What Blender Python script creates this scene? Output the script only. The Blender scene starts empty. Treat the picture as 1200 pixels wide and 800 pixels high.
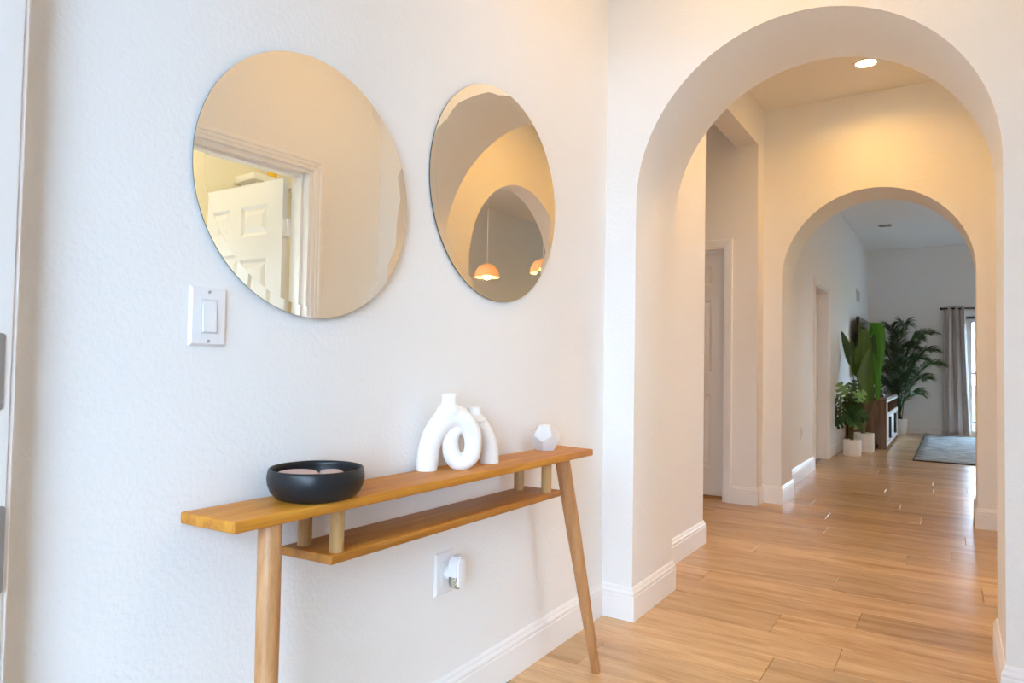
import bpy, bmesh, math, random
from mathutils import Vector, Matrix
random.seed(7)
scene = bpy.context.scene
COL = scene.collection
PI = math.pi

# ------------------------------------------------------------------ camera
CAM_LOC = Vector((1.2358, 0.0, 1.04))
YAW, PITCH, ROLL, FPX = 0.5771, 0.0317, 0.0168, 793.6
cd = bpy.data.cameras.new('camera')
cd.sensor_width = 36.0
cd.lens = FPX * 36.0 / 1200.0
cd.clip_start = 0.02
cd.clip_end = 200
cd.dof.use_dof = True
cd.dof.focus_distance = 2.1
cd.dof.aperture_fstop = 8.0
cam = bpy.data.objects.new('camera', cd)
COL.objects.link(cam)
_f = Vector((-math.sin(YAW) * math.cos(PITCH), math.cos(YAW) * math.cos(PITCH), math.sin(PITCH)))
_r = Vector((math.cos(YAW), math.sin(YAW), 0))
_u = _r.cross(_f)
_r2 = _r * math.cos(ROLL) + _u * math.sin(ROLL)
_u2 = -_r * math.sin(ROLL) + _u * math.cos(ROLL)
M = Matrix((_r2, _u2, -_f)).transposed().to_4x4()
M.translation = CAM_LOC
cam.matrix_world = M
scene.camera = cam

# ------------------------------------------------------------------ world, lights, exposure
scene.view_settings.view_transform = 'Standard'
scene.view_settings.look = 'None'
scene.view_settings.gamma = 1.0
scene.view_settings.use_curve_mapping = False
scene.view_settings.exposure = 0.39

w = bpy.data.worlds.new('sky')
scene.world = w
w.use_nodes = True
bg = w.node_tree.nodes['Background']
bg.inputs['Color'].default_value = (0.55, 0.755, 1.0, 1)
bg.inputs['Strength'].default_value = 14.5

WARM = (1.0, 0.51, 0.07)
scene.cycles.diffuse_bounces = 8
scene.cycles.max_bounces = 14

def area(name, loc, rot, sx, sy, power, color, portal=False, spread=PI):
    l = bpy.data.lights.new(name, 'AREA')
    l.shape = 'RECTANGLE'
    l.size, l.size_y = sx, sy
    l.energy = power
    l.color = color
    l.spread = spread
    if portal:
        l.cycles.is_portal = True
    o = bpy.data.objects.new(name, l)
    COL.objects.link(o)
    o.location = loc
    o.rotation_euler = rot
    return o

# sky portals in the open front door and in the sliding glass door (they sample the sky, they add no light)
area('front_door_portal', (0.75, 0.28, 1.2), (PI / 2, 0, PI), 1.4, 2.5, 1, (1, 1, 1), portal=True)
area('slider_portal', (2.45, 13.1, 0.95), (PI / 2, 0, 0), 2.2, 2.0, 1, (1, 1, 1), portal=True)

XK_ = 4.05
area('kitchen_portal', (XK_ + 0.13, 4.2, 1.45), (PI / 2, 0, PI / 2), 0.7, 1.1, 1, (1, 1, 1), portal=True)
area('side_room_portal', (3.17, 1.3, 1.4), (PI / 2, 0, PI / 2), 0.65, 1.2, 1, (1, 1, 1), portal=True)

# ------------------------------------------------------------------ materials
def new_mat(name):
    m = bpy.data.materials.new(name)
    m.use_nodes = True
    return m, m.node_tree.nodes, m.node_tree.links, m.node_tree.nodes['Principled BSDF']

def plain(name, col, rough=0.5, metal=0.0, bump=None, spec=0.5, coat=0.0, sheen=0.0, var=None):
    m, n, l, b = new_mat(name)
    b.inputs['Base Color'].default_value = (*col, 1)
    b.inputs['Roughness'].default_value = rough
    b.inputs['Metallic'].default_value = metal
    b.inputs['Specular IOR Level'].default_value = spec
    b.inputs['Coat Weight'].default_value = coat
    b.inputs['Sheen Weight'].default_value = sheen
    tc = n.new('ShaderNodeTexCoord')
    if bump:
        sc, st, dist = bump
        t = n.new('ShaderNodeTexNoise')
        t.inputs['Scale'].default_value = sc
        t.inputs['Detail'].default_value = 3
        l.new(tc.outputs['Object'], t.inputs['Vector'])
        bp = n.new('ShaderNodeBump')
        bp.inputs['Strength'].default_value = st
        bp.inputs['Distance'].default_value = dist
        l.new(t.outputs['Fac'], bp.inputs['Height'])
        l.new(bp.outputs['Normal'], b.inputs['Normal'])
    if var:
        sc, c2 = var
        t = n.new('ShaderNodeTexNoise')
        t.inputs['Scale'].default_value = sc
        t.inputs['Detail'].default_value = 5
        l.new(tc.outputs['Object'], t.inputs['Vector'])
        mx = n.new('ShaderNodeMix')
        mx.data_type = 'RGBA'
        mx.inputs['A'].default_value = (*col, 1)
        mx.inputs['B'].default_value = (*c2, 1)
        l.new(t.outputs['Fac'], mx.inputs['Factor'])
        l.new(mx.outputs['Result'], b.inputs['Base Color'])
    return m

def wood(name, c1, c2, c3, stretch=(1, 14, 14), scale=2.2, rough=0.35, per_obj=True, bump=0.15, wave=None, contrast=(0.3, 0.5, 0.72), coat=0.0):
    """wood grain running along the axis with the smallest stretch factor"""
    m, n, l, b = new_mat(name)
    tc = n.new('ShaderNodeTexCoord')
    mp = n.new('ShaderNodeMapping')
    mp.inputs['Scale'].default_value = stretch
    src = tc.outputs['Object']
    if per_obj:
        oi = n.new('ShaderNodeObjectInfo')
        mul = n.new('ShaderNodeVectorMath')
        mul.operation = 'MULTIPLY_ADD'
        cmb = n.new('ShaderNodeCombineXYZ')
        for k in range(3):
            l.new(oi.outputs['Random'], cmb.inputs[k])
        l.new(cmb.outputs[0], mul.inputs[0])
        mul.inputs[1].default_value = (37.0, 13.0, 29.0)
        l.new(tc.outputs['Object'], mul.inputs[2])
        src = mul.outputs[0]
    l.new(src, mp.inputs['Vector'])
    t = n.new('ShaderNodeTexNoise')
    t.inputs['Scale'].default_value = scale
    t.inputs['Detail'].default_value = 8
    t.inputs['Roughness'].default_value = 0.62
    t.inputs['Distortion'].default_value = 0.6
    l.new(mp.outputs[0], t.inputs['Vector'])
    rp = n.new('ShaderNodeValToRGB')
    e = rp.color_ramp.elements
    e[0].position = contrast[0]; e[0].color = (*c1, 1)
    e[1].position = contrast[2]; e[1].color = (*c3, 1)
    k = e.new(contrast[1]); k.color = (*c2, 1)
    l.new(t.outputs['Fac'], rp.inputs['Fac'])
    out = rp.outputs['Color']
    # fine pores
    mp2 = n.new('ShaderNodeMapping')
    mp2.inputs['Scale'].default_value = tuple(s * (3 if s < 3 else 9) for s in stretch)
    l.new(src, mp2.inputs['Vector'])
    t2 = n.new('ShaderNodeTexNoise')
    t2.inputs['Scale'].default_value = scale * 1.5
    t2.inputs['Detail'].default_value = 4
    l.new(mp2.outputs[0], t2.inputs['Vector'])
    mr = n.new('ShaderNodeMapRange')
    mr.inputs['From Min'].default_value = 0.3
    mr.inputs['From Max'].default_value = 0.7
    mr.inputs['To Min'].default_value = 0.86
    mr.inputs['To Max'].default_value = 1.08
    l.new(t2.outputs['Fac'], mr.inputs['Value'])
    hs = n.new('ShaderNodeVectorMath')
    hs.operation = 'SCALE'
    l.new(out, hs.inputs[0])
    l.new(mr.outputs[0], hs.inputs['Scale'])
    out = hs.outputs[0]
    if per_obj:
        mr2 = n.new('ShaderNodeMapRange')
        mr2.inputs['To Min'].default_value = 0.84
        mr2.inputs['To Max'].default_value = 1.10
        l.new(oi.outputs['Random'], mr2.inputs['Value'])
        h2 = n.new('ShaderNodeVectorMath')
        h2.operation = 'SCALE'
        l.new(out, h2.inputs[0])
        l.new(mr2.outputs[0], h2.inputs['Scale'])
        out = h2.outputs[0]
    l.new(out, b.inputs['Base Color'])
    b.inputs['Roughness'].default_value = rough
    b.inputs['Coat Weight'].default_value = coat
    bp = n.new('ShaderNodeBump')
    bp.inputs['Strength'].default_value = bump
    bp.inputs['Distance'].default_value = 0.001
    l.new(t2.outputs['Fac'], bp.inputs['Height'])
    l.new(bp.outputs['Normal'], b.inputs['Normal'])
    return m

def emit(name, col, strength):
    m, n, l, b = new_mat(name)
    b.inputs['Base Color'].default_value = (*col, 1)
    b.inputs['Emission Color'].default_value = (*col, 1)
    b.inputs['Emission Strength'].default_value = strength
    return m

WALL = plain('wall_paint', (0.86, 0.86, 0.85), 0.62, bump=(85, 0.5, 0.0030), spec=0.3)
CEIL = plain('ceiling_paint', (0.85, 0.845, 0.83), 0.8, bump=(60, 0.3, 0.003), spec=0.2)
TRIM = plain('trim_paint', (0.88, 0.88, 0.88), 0.32, spec=0.45)
DOORM = plain('door_paint', (0.80, 0.79, 0.77), 0.4)
LAUNDRY = plain('pale_yellow_paint', (0.84, 0.80, 0.66), 0.65, bump=(95, 0.25, 0.002))
OAK = wood('oak_plank', (0.37, 0.21, 0.095), (0.58, 0.37, 0.185), (0.70, 0.475, 0.26), stretch=(0.8, 6.5, 6.5), scale=2.0, rough=0.27, bump=0.12, contrast=(0.26, 0.46, 0.70))
PLANKBED = plain('plank_joint_dark', (0.16, 0.09, 0.045), 0.7)
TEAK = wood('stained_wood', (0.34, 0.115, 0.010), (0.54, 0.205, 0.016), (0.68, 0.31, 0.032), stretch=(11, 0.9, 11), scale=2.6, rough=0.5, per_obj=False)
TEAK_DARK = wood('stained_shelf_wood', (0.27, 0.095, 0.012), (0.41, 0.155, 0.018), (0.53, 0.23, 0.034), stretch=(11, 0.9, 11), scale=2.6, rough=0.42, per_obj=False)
LEGWOOD = wood('beech_leg_wood', (0.37, 0.16, 0.055), (0.49, 0.235, 0.09), (0.59, 0.32, 0.14), stretch=(13, 13, 1.3), scale=2.4, rough=0.42)
DOWEL = wood('pine_dowel_wood', (0.33, 0.16, 0.045), (0.48, 0.27, 0.095), (0.60, 0.37, 0.15), stretch=(16, 16, 1.6), scale=3.0, rough=0.45)
MIRROR = plain('mirror_silver', (0.90, 0.87, 0.78), 0.0, 1.0)
MIRROR_EDGE = plain('mirror_edge_glass', (0.05, 0.09, 0.08), 0.15)
PLASTIC = plain('white_plastic', (0.84, 0.84, 0.85), 0.3)
PLASTIC_G = plain('pale_grey_plastic', (0.66, 0.67, 0.69), 0.35)
SCREW = plain('screw_metal', (0.55, 0.55, 0.55), 0.4, 0.6)
STEEL = plain('satin_steel', (0.42, 0.44, 0.47), 0.33, 1.0)
BLACKBOWL = plain('matte_black_bowl', (0.010, 0.011, 0.013), 0.36, bump=(140, 0.08, 0.001), spec=0.35, var=(60, (0.016, 0.017, 0.019)))
PINKSTONE = plain('pink_ornament', (0.50, 0.34, 0.30), 0.55, bump=(60, 0.2, 0.001), var=(24, (0.58, 0.44, 0.40)))
CERAMIC = plain('white_ceramic', (0.86, 0.85, 0.83), 0.55, bump=(180, 0.12, 0.0008))
CONCRETE = plain('pale_concrete', (0.66, 0.65, 0.64), 0.7, bump=(120, 0.3, 0.001), var=(30, (0.72, 0.72, 0.71)))
CLEAR, _n, _l, _b = new_mat('clear_plastic_vial')
_b.inputs['Base Color'].default_value = (0.85, 0.9, 0.84, 1); _b.inputs['Transmission Weight'].default_value = 0.85; _b.inputs['Roughness'].default_value = 0.08
GLASS, _n, _l, _b = new_mat('window_glass')
_b.inputs['Transmission Weight'].default_value = 1.0; _b.inputs['Roughness'].default_value = 0.0; _b.inputs['IOR'].default_value = 1.01
POT = plain('white_pot', (0.86, 0.84, 0.80), 0.4)
SOIL = plain('potting_soil', (0.05, 0.035, 0.025), 0.9, bump=(90, 0.8, 0.004))
def leafmat(name, c, c2, rough=0.4, trans=0.25):
    m = plain(name, c, rough, var=(9, c2))
    b = m.node_tree.nodes['Principled BSDF']
    n, l = m.node_tree.nodes, m.node_tree.links
    oi = n.new('ShaderNodeObjectInfo'); mr = n.new('ShaderNodeMapRange')
    mr.inputs['To Min'].default_value = 0.45; mr.inputs['To Max'].default_value = 1.35
    l.new(oi.outputs['Random'], mr.inputs['Value'])
    sc = n.new('ShaderNodeVectorMath'); sc.operation = 'SCALE'
    l.new(b.inputs['Base Color'].links[0].from_socket, sc.inputs[0]); l.new(mr.outputs[0], sc.inputs['Scale'])
    l.new(sc.outputs[0], b.inputs['Base Color'])
    tr = n.new('ShaderNodeBsdfTranslucent')
    tr.inputs['Color'].default_value = (c2[0] * 1.8, c2[1] * 1.9, c2[2], 1)
    mx = n.new('ShaderNodeMixShader')
    mx.inputs[0].default_value = trans
    l.new(b.outputs[0], mx.inputs[1]); l.new(tr.outputs[0], mx.inputs[2])
    l.new(mx.outputs[0], n['Material Output'].inputs['Surface'])
    return m
LEAF_BAN = leafmat('paddle_leaf', (0.035, 0.095, 0.012), (0.075, 0.145, 0.022), 0.35, 0.10)
LEAF_BAN_BACKLIT = leafmat('backlit_paddle_leaf', (0.045, 0.20, 0.01), (0.07, 0.27, 0.02), 0.38, 0.22)  # sun backlight on the right-hand leaves put into a brighter green
LEAF_MON = leafmat('monstera_leaf', (0.018, 0.075, 0.025), (0.035, 0.11, 0.04), 0.3, 0.06)
LEAF_MON2 = leafmat('pale_monstera_leaf', (0.16, 0.30, 0.10), (0.22, 0.38, 0.15), 0.4, 0.3)
LEAF_PALM = leafmat('palm_leaf', (0.02, 0.07, 0.03), (0.04, 0.11, 0.045), 0.4, 0.06)
STEM = plain('green_stem', (0.10, 0.14, 0.05), 0.5)
TRUNK = plain('dark_trunk', (0.055, 0.045, 0.03), 0.7)
BROWNWOOD = wood('media_stand_wood', (0.095, 0.052, 0.028), (0.16, 0.092, 0.052), (0.23, 0.14, 0.085), stretch=(10, 10, 1.0), scale=2.5, rough=0.45)
WHITEWOOD = plain('painted_white_wood', (0.78, 0.78, 0.77), 0.4)
BLACKMETAL = plain('black_metal', (0.015, 0.015, 0.017), 0.4, 0.3)
SCREENM = plain('television_screen', (0.012, 0.012, 0.014), 0.12)
CURTAINM = plain('grey_curtain_cloth', (0.60, 0.555, 0.53), 0.85, sheen=0.2, bump=(400, 0.2, 0.0005))
PENDANT = plain('pendant_shade', (0.85, 0.68, 0.44), 0.35)
_nt = PENDANT.node_tree; _t = _nt.nodes.new('ShaderNodeBsdfTranslucent'); _t.inputs['Color'].default_value = (0.9, 0.66, 0.38, 1)
_m = _nt.nodes.new('ShaderNodeMixShader'); _m.inputs[0].default_value = 0.14
_nt.links.new(_nt.nodes['Principled BSDF'].outputs[0], _m.inputs[1]); _nt.links.new(_t.outputs[0], _m.inputs[2]); _nt.links.new(_m.outputs[0], _nt.nodes['Material Output'].inputs['Surface'])

# rug
RUG, n, l, b = new_mat('distressed_rug')
tc = n.new('ShaderNodeTexCoord'); mp = n.new('ShaderNodeMapping'); mp.inputs['Scale'].default_value = (1.6, 3.0, 1)
l.new(tc.outputs['Object'], mp.inputs['Vector'])
t1 = n.new('ShaderNodeTexNoise'); t1.inputs['Scale'].default_value = 3; t1.inputs['Detail'].default_value = 10; t1.inputs['Roughness'].default_value = 0.75
l.new(mp.outputs[0], t1.inputs['Vector'])
rp = n.new('ShaderNodeValToRGB'); e = rp.color_ramp.elements
e[0].position = 0.35; e[0].color = (0.11, 0.14, 0.155, 1); e[1].position = 0.62; e[1].color = (0.52, 0.54, 0.53, 1)
l.new(t1.outputs['Fac'], rp.inputs['Fac']); l.new(rp.outputs['Color'], b.inputs['Base Color']); b.inputs['Roughness'].default_value = 0.95
RUGEDGE = plain('rug_binding', (0.03, 0.032, 0.035), 0.9)

# ------------------------------------------------------------------ mesh helpers
def mk(name, verts, faces, mat, parent=None, loc=None, smooth=False, mats=None, fmat=None):
    me = bpy.data.meshes.new(name)
    me.from_pydata([tuple(v) for v in verts], [], faces)
    me.validate()
    bm = bmesh.new(); bm.from_mesh(me)
    bmesh.ops.recalc_face_normals(bm, faces=bm.faces)
    bm.to_mesh(me); bm.free()
    me.materials.append(mat)
    if mats:
        for m_ in mats: me.materials.append(m_)
    if fmat:
        for i, p in enumerate(me.polygons): p.material_index = fmat[i]
    if smooth:
        for p in me.polygons: p.use_smooth = True
    o = bpy.data.objects.new(name, me)
    COL.objects.link(o)
    if loc is not None: o.location = loc
    if parent is not None: o.parent = parent
    return o

def from_bm(name, bm, mat, parent=None, loc=None, smooth=False, angle=None):
    bmesh.ops.recalc_face_normals(bm, faces=bm.faces)
    me = bpy.data.meshes.new(name)
    bm.to_mesh(me); bm.free()
    me.materials.append(mat)
    if smooth:
        for p in me.polygons: p.use_smooth = True
        if angle is not None:
            me.set_sharp_from_angle(angle=angle)
    o = bpy.data.objects.new(name, me)
    COL.objects.link(o)
    if loc is not None: o.location = loc
    if parent is not None: o.parent = parent
    return o

def bm_box(bm, lo, hi):
    vs = [bm.verts.new((x, y, z)) for x in (lo[0], hi[0]) for y in (lo[1], hi[1]) for z in (lo[2], hi[2])]
    for f in ((0, 1, 3, 2), (4, 6, 7, 5), (0, 4, 5, 1), (2, 3, 7, 6), (0, 2, 6, 4), (1, 5, 7, 3)):
        bm.faces.new([vs[i] for i in f])
    return vs

def boxes(name, lst, mat, parent=None, loc=None, bevel=0.0, seg=2):
    bm = bmesh.new()
    for lo, hi in lst: bm_box(bm, lo, hi)
    if bevel:
        bmesh.ops.bevel(bm, geom=list(bm.edges), offset=bevel, segments=seg, affect='EDGES', profile=0.5)
    return from_bm(name, bm, mat, parent, loc, smooth=bool(bevel), angle=0.6)

def lathe(name, prof, mat, parent=None, loc=None, seg=48, axis='Z', smooth=True, angle=0.7, rot=None):
    """prof: list of (r, z); open ends with r=0 close themselves"""
    verts, faces, rings = [], [], []
    for r, z in prof:
        if r < 1e-6:
            rings.append([len(verts)]); verts.append((0, 0, z))
        else:
            ring = []
            for i in range(seg):
                a = 2 * PI * i / seg
                ring.append(len(verts)); verts.append((r * math.cos(a), r * math.sin(a), z))
            rings.append(ring)
    for a, b in zip(rings[:-1], rings[1:]):
        if len(a) == 1 and len(b) == 1: continue
        for i in range(seg):
            j = (i + 1) % seg
            if len(a) == 1: faces.append((a[0], b[i], b[j]))
            elif len(b) == 1: faces.append((a[i], a[j], b[0]))
            else: faces.append((a[i], a[j], b[j], b[i]))
    if axis == 'X': verts = [(z, x, y) for x, y, z in verts]
    if axis == 'Y': verts = [(x, z, y) for x, y, z in verts]
    if rot is not None: verts = [tuple(rot @ Vector(v)) for v in verts]
    o = mk(name, verts, faces, mat, parent, loc, smooth=smooth)
    if smooth: o.data.set_sharp_from_angle(angle=angle)
    return o

def tube_geo(pts, radii, seg=10, cap=True):
    pts = [Vector(p) for p in pts]
    verts, faces, prev = [], [], None
    t0 = (pts[1] - pts[0]).normalized()
    up = Vector((0, 0, 1)) if abs(t0.z) < 0.9 else Vector((1, 0, 0))
    nrm = t0.cross(up).normalized()
    for i, p in enumerate(pts):
        t = (pts[min(i + 1, len(pts) - 1)] - pts[max(i - 1, 0)]).normalized()
        nrm = (nrm - t * nrm.dot(t)).normalized()
        bn = t.cross(nrm)
        r = radii[i] if hasattr(radii, '__len__') else radii
        ring = []
        for k in range(seg):
            a = 2 * PI * k / seg
            ring.append(len(verts)); verts.append(p + nrm * (r * math.cos(a)) + bn * (r * math.sin(a)))
        if prev:
            for k in range(seg):
                j = (k + 1) % seg
                faces.append((prev[k], prev[j], ring[j], ring[k]))
        elif cap: faces.append(tuple(reversed(ring)))
        prev = ring
    if cap: faces.append(tuple(prev))
    return verts, faces

def tube(name, pts, radii, mat, parent=None, loc=None, seg=12):
    v, f = tube_geo(pts, radii, seg)
    o = mk(name, v, f, mat, parent, loc, smooth=True)
    o.data.set_sharp_from_angle(angle=0.9)
    return o

def sweep(name, path, prof, mapf, mat, parent=None, side=1):
    """extrude a closed profile [(off, h)] along a 2-D polyline with mitred corners"""
    P = [Vector(p) for p in path]
    n = len(P)
    nr = []
    for i in range(n - 1):
        d = (P[i + 1] - P[i]).normalized()
        nr.append(Vector((d.y, -d.x)) * side)
    mv = []
    for i in range(n):
        if i == 0: mv.append(nr[0])
        elif i == n - 1: mv.append(nr[-1])
        else:
            s = nr[i - 1] + nr[i]
            mv.append(s / (1 + nr[i - 1].dot(nr[i])))
    verts, faces = [], []
    k = len(prof)
    for i in range(n):
        for off, h in prof:
            q = P[i] + mv[i] * off
            verts.append(mapf(q.x, q.y, h))
    for i in range(n - 1):
        for j in range(k):
            jj = (j + 1) % k
            faces.append((i * k + j, i * k + jj, (i + 1) * k + jj, (i + 1) * k + j))
    faces.append(tuple(range(k))); faces.append(tuple((n - 1) * k + j for j in reversed(range(k))))
    return mk(name, verts, faces, mat, parent)

def struct(o):
    o['kind'] = 'structure'
    return o

def tag(o, label, cat, group=None):
    o['label'] = label; o['category'] = cat
    if group: o['group'] = group
    return o

def empty(name, loc=(0, 0, 0), rz=0.0):
    o = bpy.data.objects.new(name, None)
    o.empty_display_size = 0.1
    COL.objects.link(o)
    o.location = loc
    o.rotation_euler = (0, 0, rz)
    return o

# ------------------------------------------------------------------ measurements
H = 3.05
Y1, Y2 = 2.615, 3.084            # near arch wall
Y3, Y4 = 5.477, 5.902            # far arch wall
YD = 5.291                       # alcove wall with the door
YB = 12.943                      # living room back wall
XR, XR2 = 1.508, 1.648           # right wall of the hall
XK = 4.05                        # far right wall of kitchen and living room
XL = 0.03
SC, SW = 4.085, 0.60             # side arch to the kitchen
AX, AW, AZ, AB = 0.754, 0.617, 1.71, 0.64   # arch centre, half width, spring height, rise

# ------------------------------------------------------------------ floor
floor = struct(boxes('floor', [((-2.1, 0.29, -0.08), (XK + 0.12, YB + 0.15, -0.0125))], PLANKBED))
ROW, Y0, GAP, PL = 0.2315, 2.36, 0.0016, 1.52
phase = {-1: .138, 0: .695, 1: .889, 2: .627, 3: .907, 5: .756, 7: .281, 8: 1.02, 9: 1.225, 11: 1.298, 12: .494, 14: .325, 18: .75, 4: .2, 6: 1.35, 10: .55, 13: 1.05, 15: .9, 16: .15, 17: 1.3}
rnd = random.Random(3)
r = -9
while Y0 + r * ROW < YB:
    ya, yb = Y0 + r * ROW, min(Y0 + (r + 1) * ROW, YB + 0.05)
    ya = max(ya, 0.295)
    if r <= 13 and ya > 3.7: lo, hi = -1.98, XK
    elif yb < 2.5: lo, hi = -0.02, 3.25
    elif r <= 13: lo, hi = -0.02, XK
    else: lo, hi = -0.02, XK
    ph = phase.get(r, rnd.uniform(0, PL))
    x = ph - PL * math.ceil((ph - lo) / PL)
    while x < hi - 0.02:
        a, b2 = max(x, lo), min(x + PL, hi)
        if b2 - a > 0.05:
            g = GAP / 2
            L_, W_ = b2 - a - 2 * g, yb - ya - 2 * g
            bm = bmesh.new()
            bm_box(bm, (0, 0, -0.012), (L_, W_, 0))
            top = [e_ for e_ in bm.edges if all(abs(v.co.z) < 1e-6 for v in e_.verts)]
            bmesh.ops.bevel(bm, geom=top, offset=0.0012, segments=1, affect='EDGES')
            from_bm('plank', bm, OAK, floor, (a + g, ya + g, 0))
        x += PL
    r += 1

# ------------------------------------------------------------------ ceiling
struct(boxes('ceiling', [((-2.1, 0.29, H), (XK + 0.12, YB + 0.15, H + 0.1))], CEIL))

# ------------------------------------------------------------------ walls
def slab_arch(name, u0, u1, v0, v1, cu, hw, spring, rise, swap=False, extra=()):
    """wall slab with an arched opening; u along the wall, v through it"""
    N = 48
    verts, faces = [], []
    def P(u, v, z): return (v, u, z) if swap else (u, v, z)
    for v in (v0, v1):
        for pr in ((u0, 0), (u0, H), (u1, 0), (u1, H), (cu - hw, 0), (cu + hw, 0)):
            verts.append(P(pr[0], v, pr[1]))
        for i in range(N + 1):
            a = PI - PI * i / N
            verts.append(P(cu + hw * math.cos(a), v, spring + rise * math.sin(a)))
        for i in range(N + 1):
            a = PI - PI * i / N
            verts.append(P(cu + hw * math.cos(a), v, H))
        for pr in ((u0, spring), (u1, spring)): verts.append(P(pr[0], v, pr[1]))
    K = len(verts) // 2
    for s in (0, 1):
        o = s * K
        A = [o + 6 + i for i in range(N + 1)]
        T = [o + 7 + N + i for i in range(N + 1)]
        L0, L1, R0, R1, JL, JR = [o + i for i in range(6)]
        SL, SR = o + K - 2, o + K - 1
        faces += [(L0, JL, A[0], SL), (SL, A[0], T[0], L1), (JR, R0, SR, A[N]), (A[N], SR, R1, T[N])]
        for i in range(N): faces.append((A[i], A[i + 1], T[i + 1], T[i]))
    for i in range(N): faces.append((6 + i, 7 + i, K + 7 + i, K + 6 + i))
    faces.append((4, 6, K + 6, K + 4)); faces.append((5, 6 + N, K + 6 + N, K + 5))
    faces += [(0, K - 2, 2 * K - 2, K), (K - 2, 1, K + 1, 2 * K - 2), (2, K - 1, 2 * K - 1, K + 2), (K - 1, 3, K + 3, 2 * K - 1)]
    o = mk(name, verts, faces, WALL, smooth=True)
    o.data.set_sharp_from_angle(angle=0.5)
    return struct(o)

struct(boxes('wall_left', [((-0.14, 0.29, 0), (0, 3.99, H)), ((-0.16, 3.99, 2.735), (0, YD, H))], WALL))
slab_arch('wall_near_arch', 0.0, XR, Y1, Y2, AX, AW, AZ, AB)
slab_arch('wall_far_arch', 0.0, XR, Y3, Y4, AX, AW, AZ, AB)
slab_arch('wall_side_arch', Y2, Y3, XR, XR2, SC, SW, 1.69, 0.635, swap=True)
# right wall of the entry with the doorway seen in the round mirror
DY0, DY1, DZ = 1.36, 2.17, 1.975
struct(boxes('wall_right', [((XR, 0.29, 0), (XR2, DY0, H)), ((XR, DY1, 0), (XR2, Y2, H)), ((XR, DY0, DZ), (XR2, DY1, H)), ((XR, Y3, 0), (XR2, Y4, H))], WALL))
# front wall with the open entry door
struct(boxes('wall_front', [((-0.14, 0.29, 0), (0.045, 0.443, H)), ((1.43, 0.29, 0), (XR, 0.443, H)), ((0.045, 0.29, 2.44), (1.43, 0.443, H))], WALL))
# alcove
struct(boxes('wall_alcove', [((-0.237, YD, 0), (0, Y3 + 0.06, H)), ((-2.0, YD, 0), (-1.05, Y3 + 0.06, H)), ((-1.05, YD, 1.975), (-0.237, Y3 + 0.06, H))], WALL))
struct(boxes('wall_alcove_side', [((-2.0, 3.87, 0), (-0.14, 3.99, H)), ((-2.12, 3.87, 0), (-2.0, 5.5, H))], WALL))
# living room
struct(boxes('wall_living_left', [((-0.11, Y4, 0), (XL, 7.62, H)), ((-0.11, 8.53, 0), (XL, YB, H)), ((-0.11, 7.62, 1.93), (XL, 8.53, H))], WALL))
SX0, SX1, SZ = 1.40, 3.45, 1.90
struct(boxes('wall_back', [((-0.11, YB, 0), (SX0, YB + 0.14, H)), ((SX1, YB, 0), (XK + .12, YB + 0.14, H)), ((SX0, YB, SZ), (SX1, YB + 0.14, H))], WALL))
struct(boxes('wall_kitchen_right', [((XK, 3.2, 0), (XK + 0.12, 3.9, H)), ((XK, 4.5, 0), (XK + 0.12, YB, H)), ((XK, 3.9, 0), (XK + 0.12, 4.5, 0.95)), ((XK, 3.9, 1.95), (XK + 0.12, 4.5, H))], WALL))
struct(boxes('wall_kitchen_front', [((XR2, 3.2, 0), (XK, 3.32, H))], WALL))
# laundry room behind the right-hand door
struct(boxes('wall_laundry', [((3.06, 0.8, 0), (3.16, 1.0, H)), ((3.06, 1.6, 0), (3.16, 3.2, H)), ((3.06, 1.0, 0), (3.16, 1.6, 0.85)), ((3.06, 1.0, 1.75), (3.16, 1.6, H)), ((XR2, 0.75, 0), (3.16, 0.85, H))], LAUNDRY))
struct(boxes('wall_laundry_side', [((XR2 + .0, 3.185, 0), (3.06, 3.199, H))], LAUNDRY))

def added_window(n_, x, y0, y1, z0, z1, mid=False):
    bars = [((x, y0, z0), (x + 0.06, y0 + 0.04, z1)), ((x, y1 - 0.04, z0), (x + 0.06, y1, z1)), ((x, y0 + 0.04, z0), (x + 0.06, y1 - 0.04, z0 + 0.04)), ((x, y0 + 0.04, z1 - 0.04), (x + 0.06, y1 - 0.04, z1))]
    w_ = struct(boxes('window_%d' % n_, bars, TRIM))
    ym = (y0 + y1) / 2
    if mid:
        boxes('mullion', [((x + 0.01, ym - 0.02, z0 + 0.04), (x + 0.05, ym + 0.02, z1 - 0.04))], TRIM, w_)
        spans = ((y0 + 0.035, ym - 0.015), (ym + 0.015, y1 - 0.035))
    else: spans = ((y0 + 0.035, y1 - 0.035),)
    for a, b_ in spans: boxes('pane', [((x + 0.025, a, z0 + 0.035), (x + 0.03, b_, z1 - 0.035))], GLASS, w_)
added_window(2, 3.08, 1.0, 1.6, 0.85, 1.75)  # unseen window, added so daylight brightens the left entry wall
added_window(3, XK + 0.03, 3.9, 4.5, 0.95, 1.95)  # unseen window, added to bring neutral daylight into the hall
struct(boxes('wall_light_stop', [((-1.06, 5.50, 0), (-0.23, 5.54, 2.0))], WALL))  # unseen slab, added to stop sky leaking under the alcove door
struct(boxes('wall_light_stop_side', [((-0.17, 7.6, 0), (-0.112, 8.55, 1.95))], WALL))  # unseen slab, added to stop sky leaking past the living room door
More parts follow.
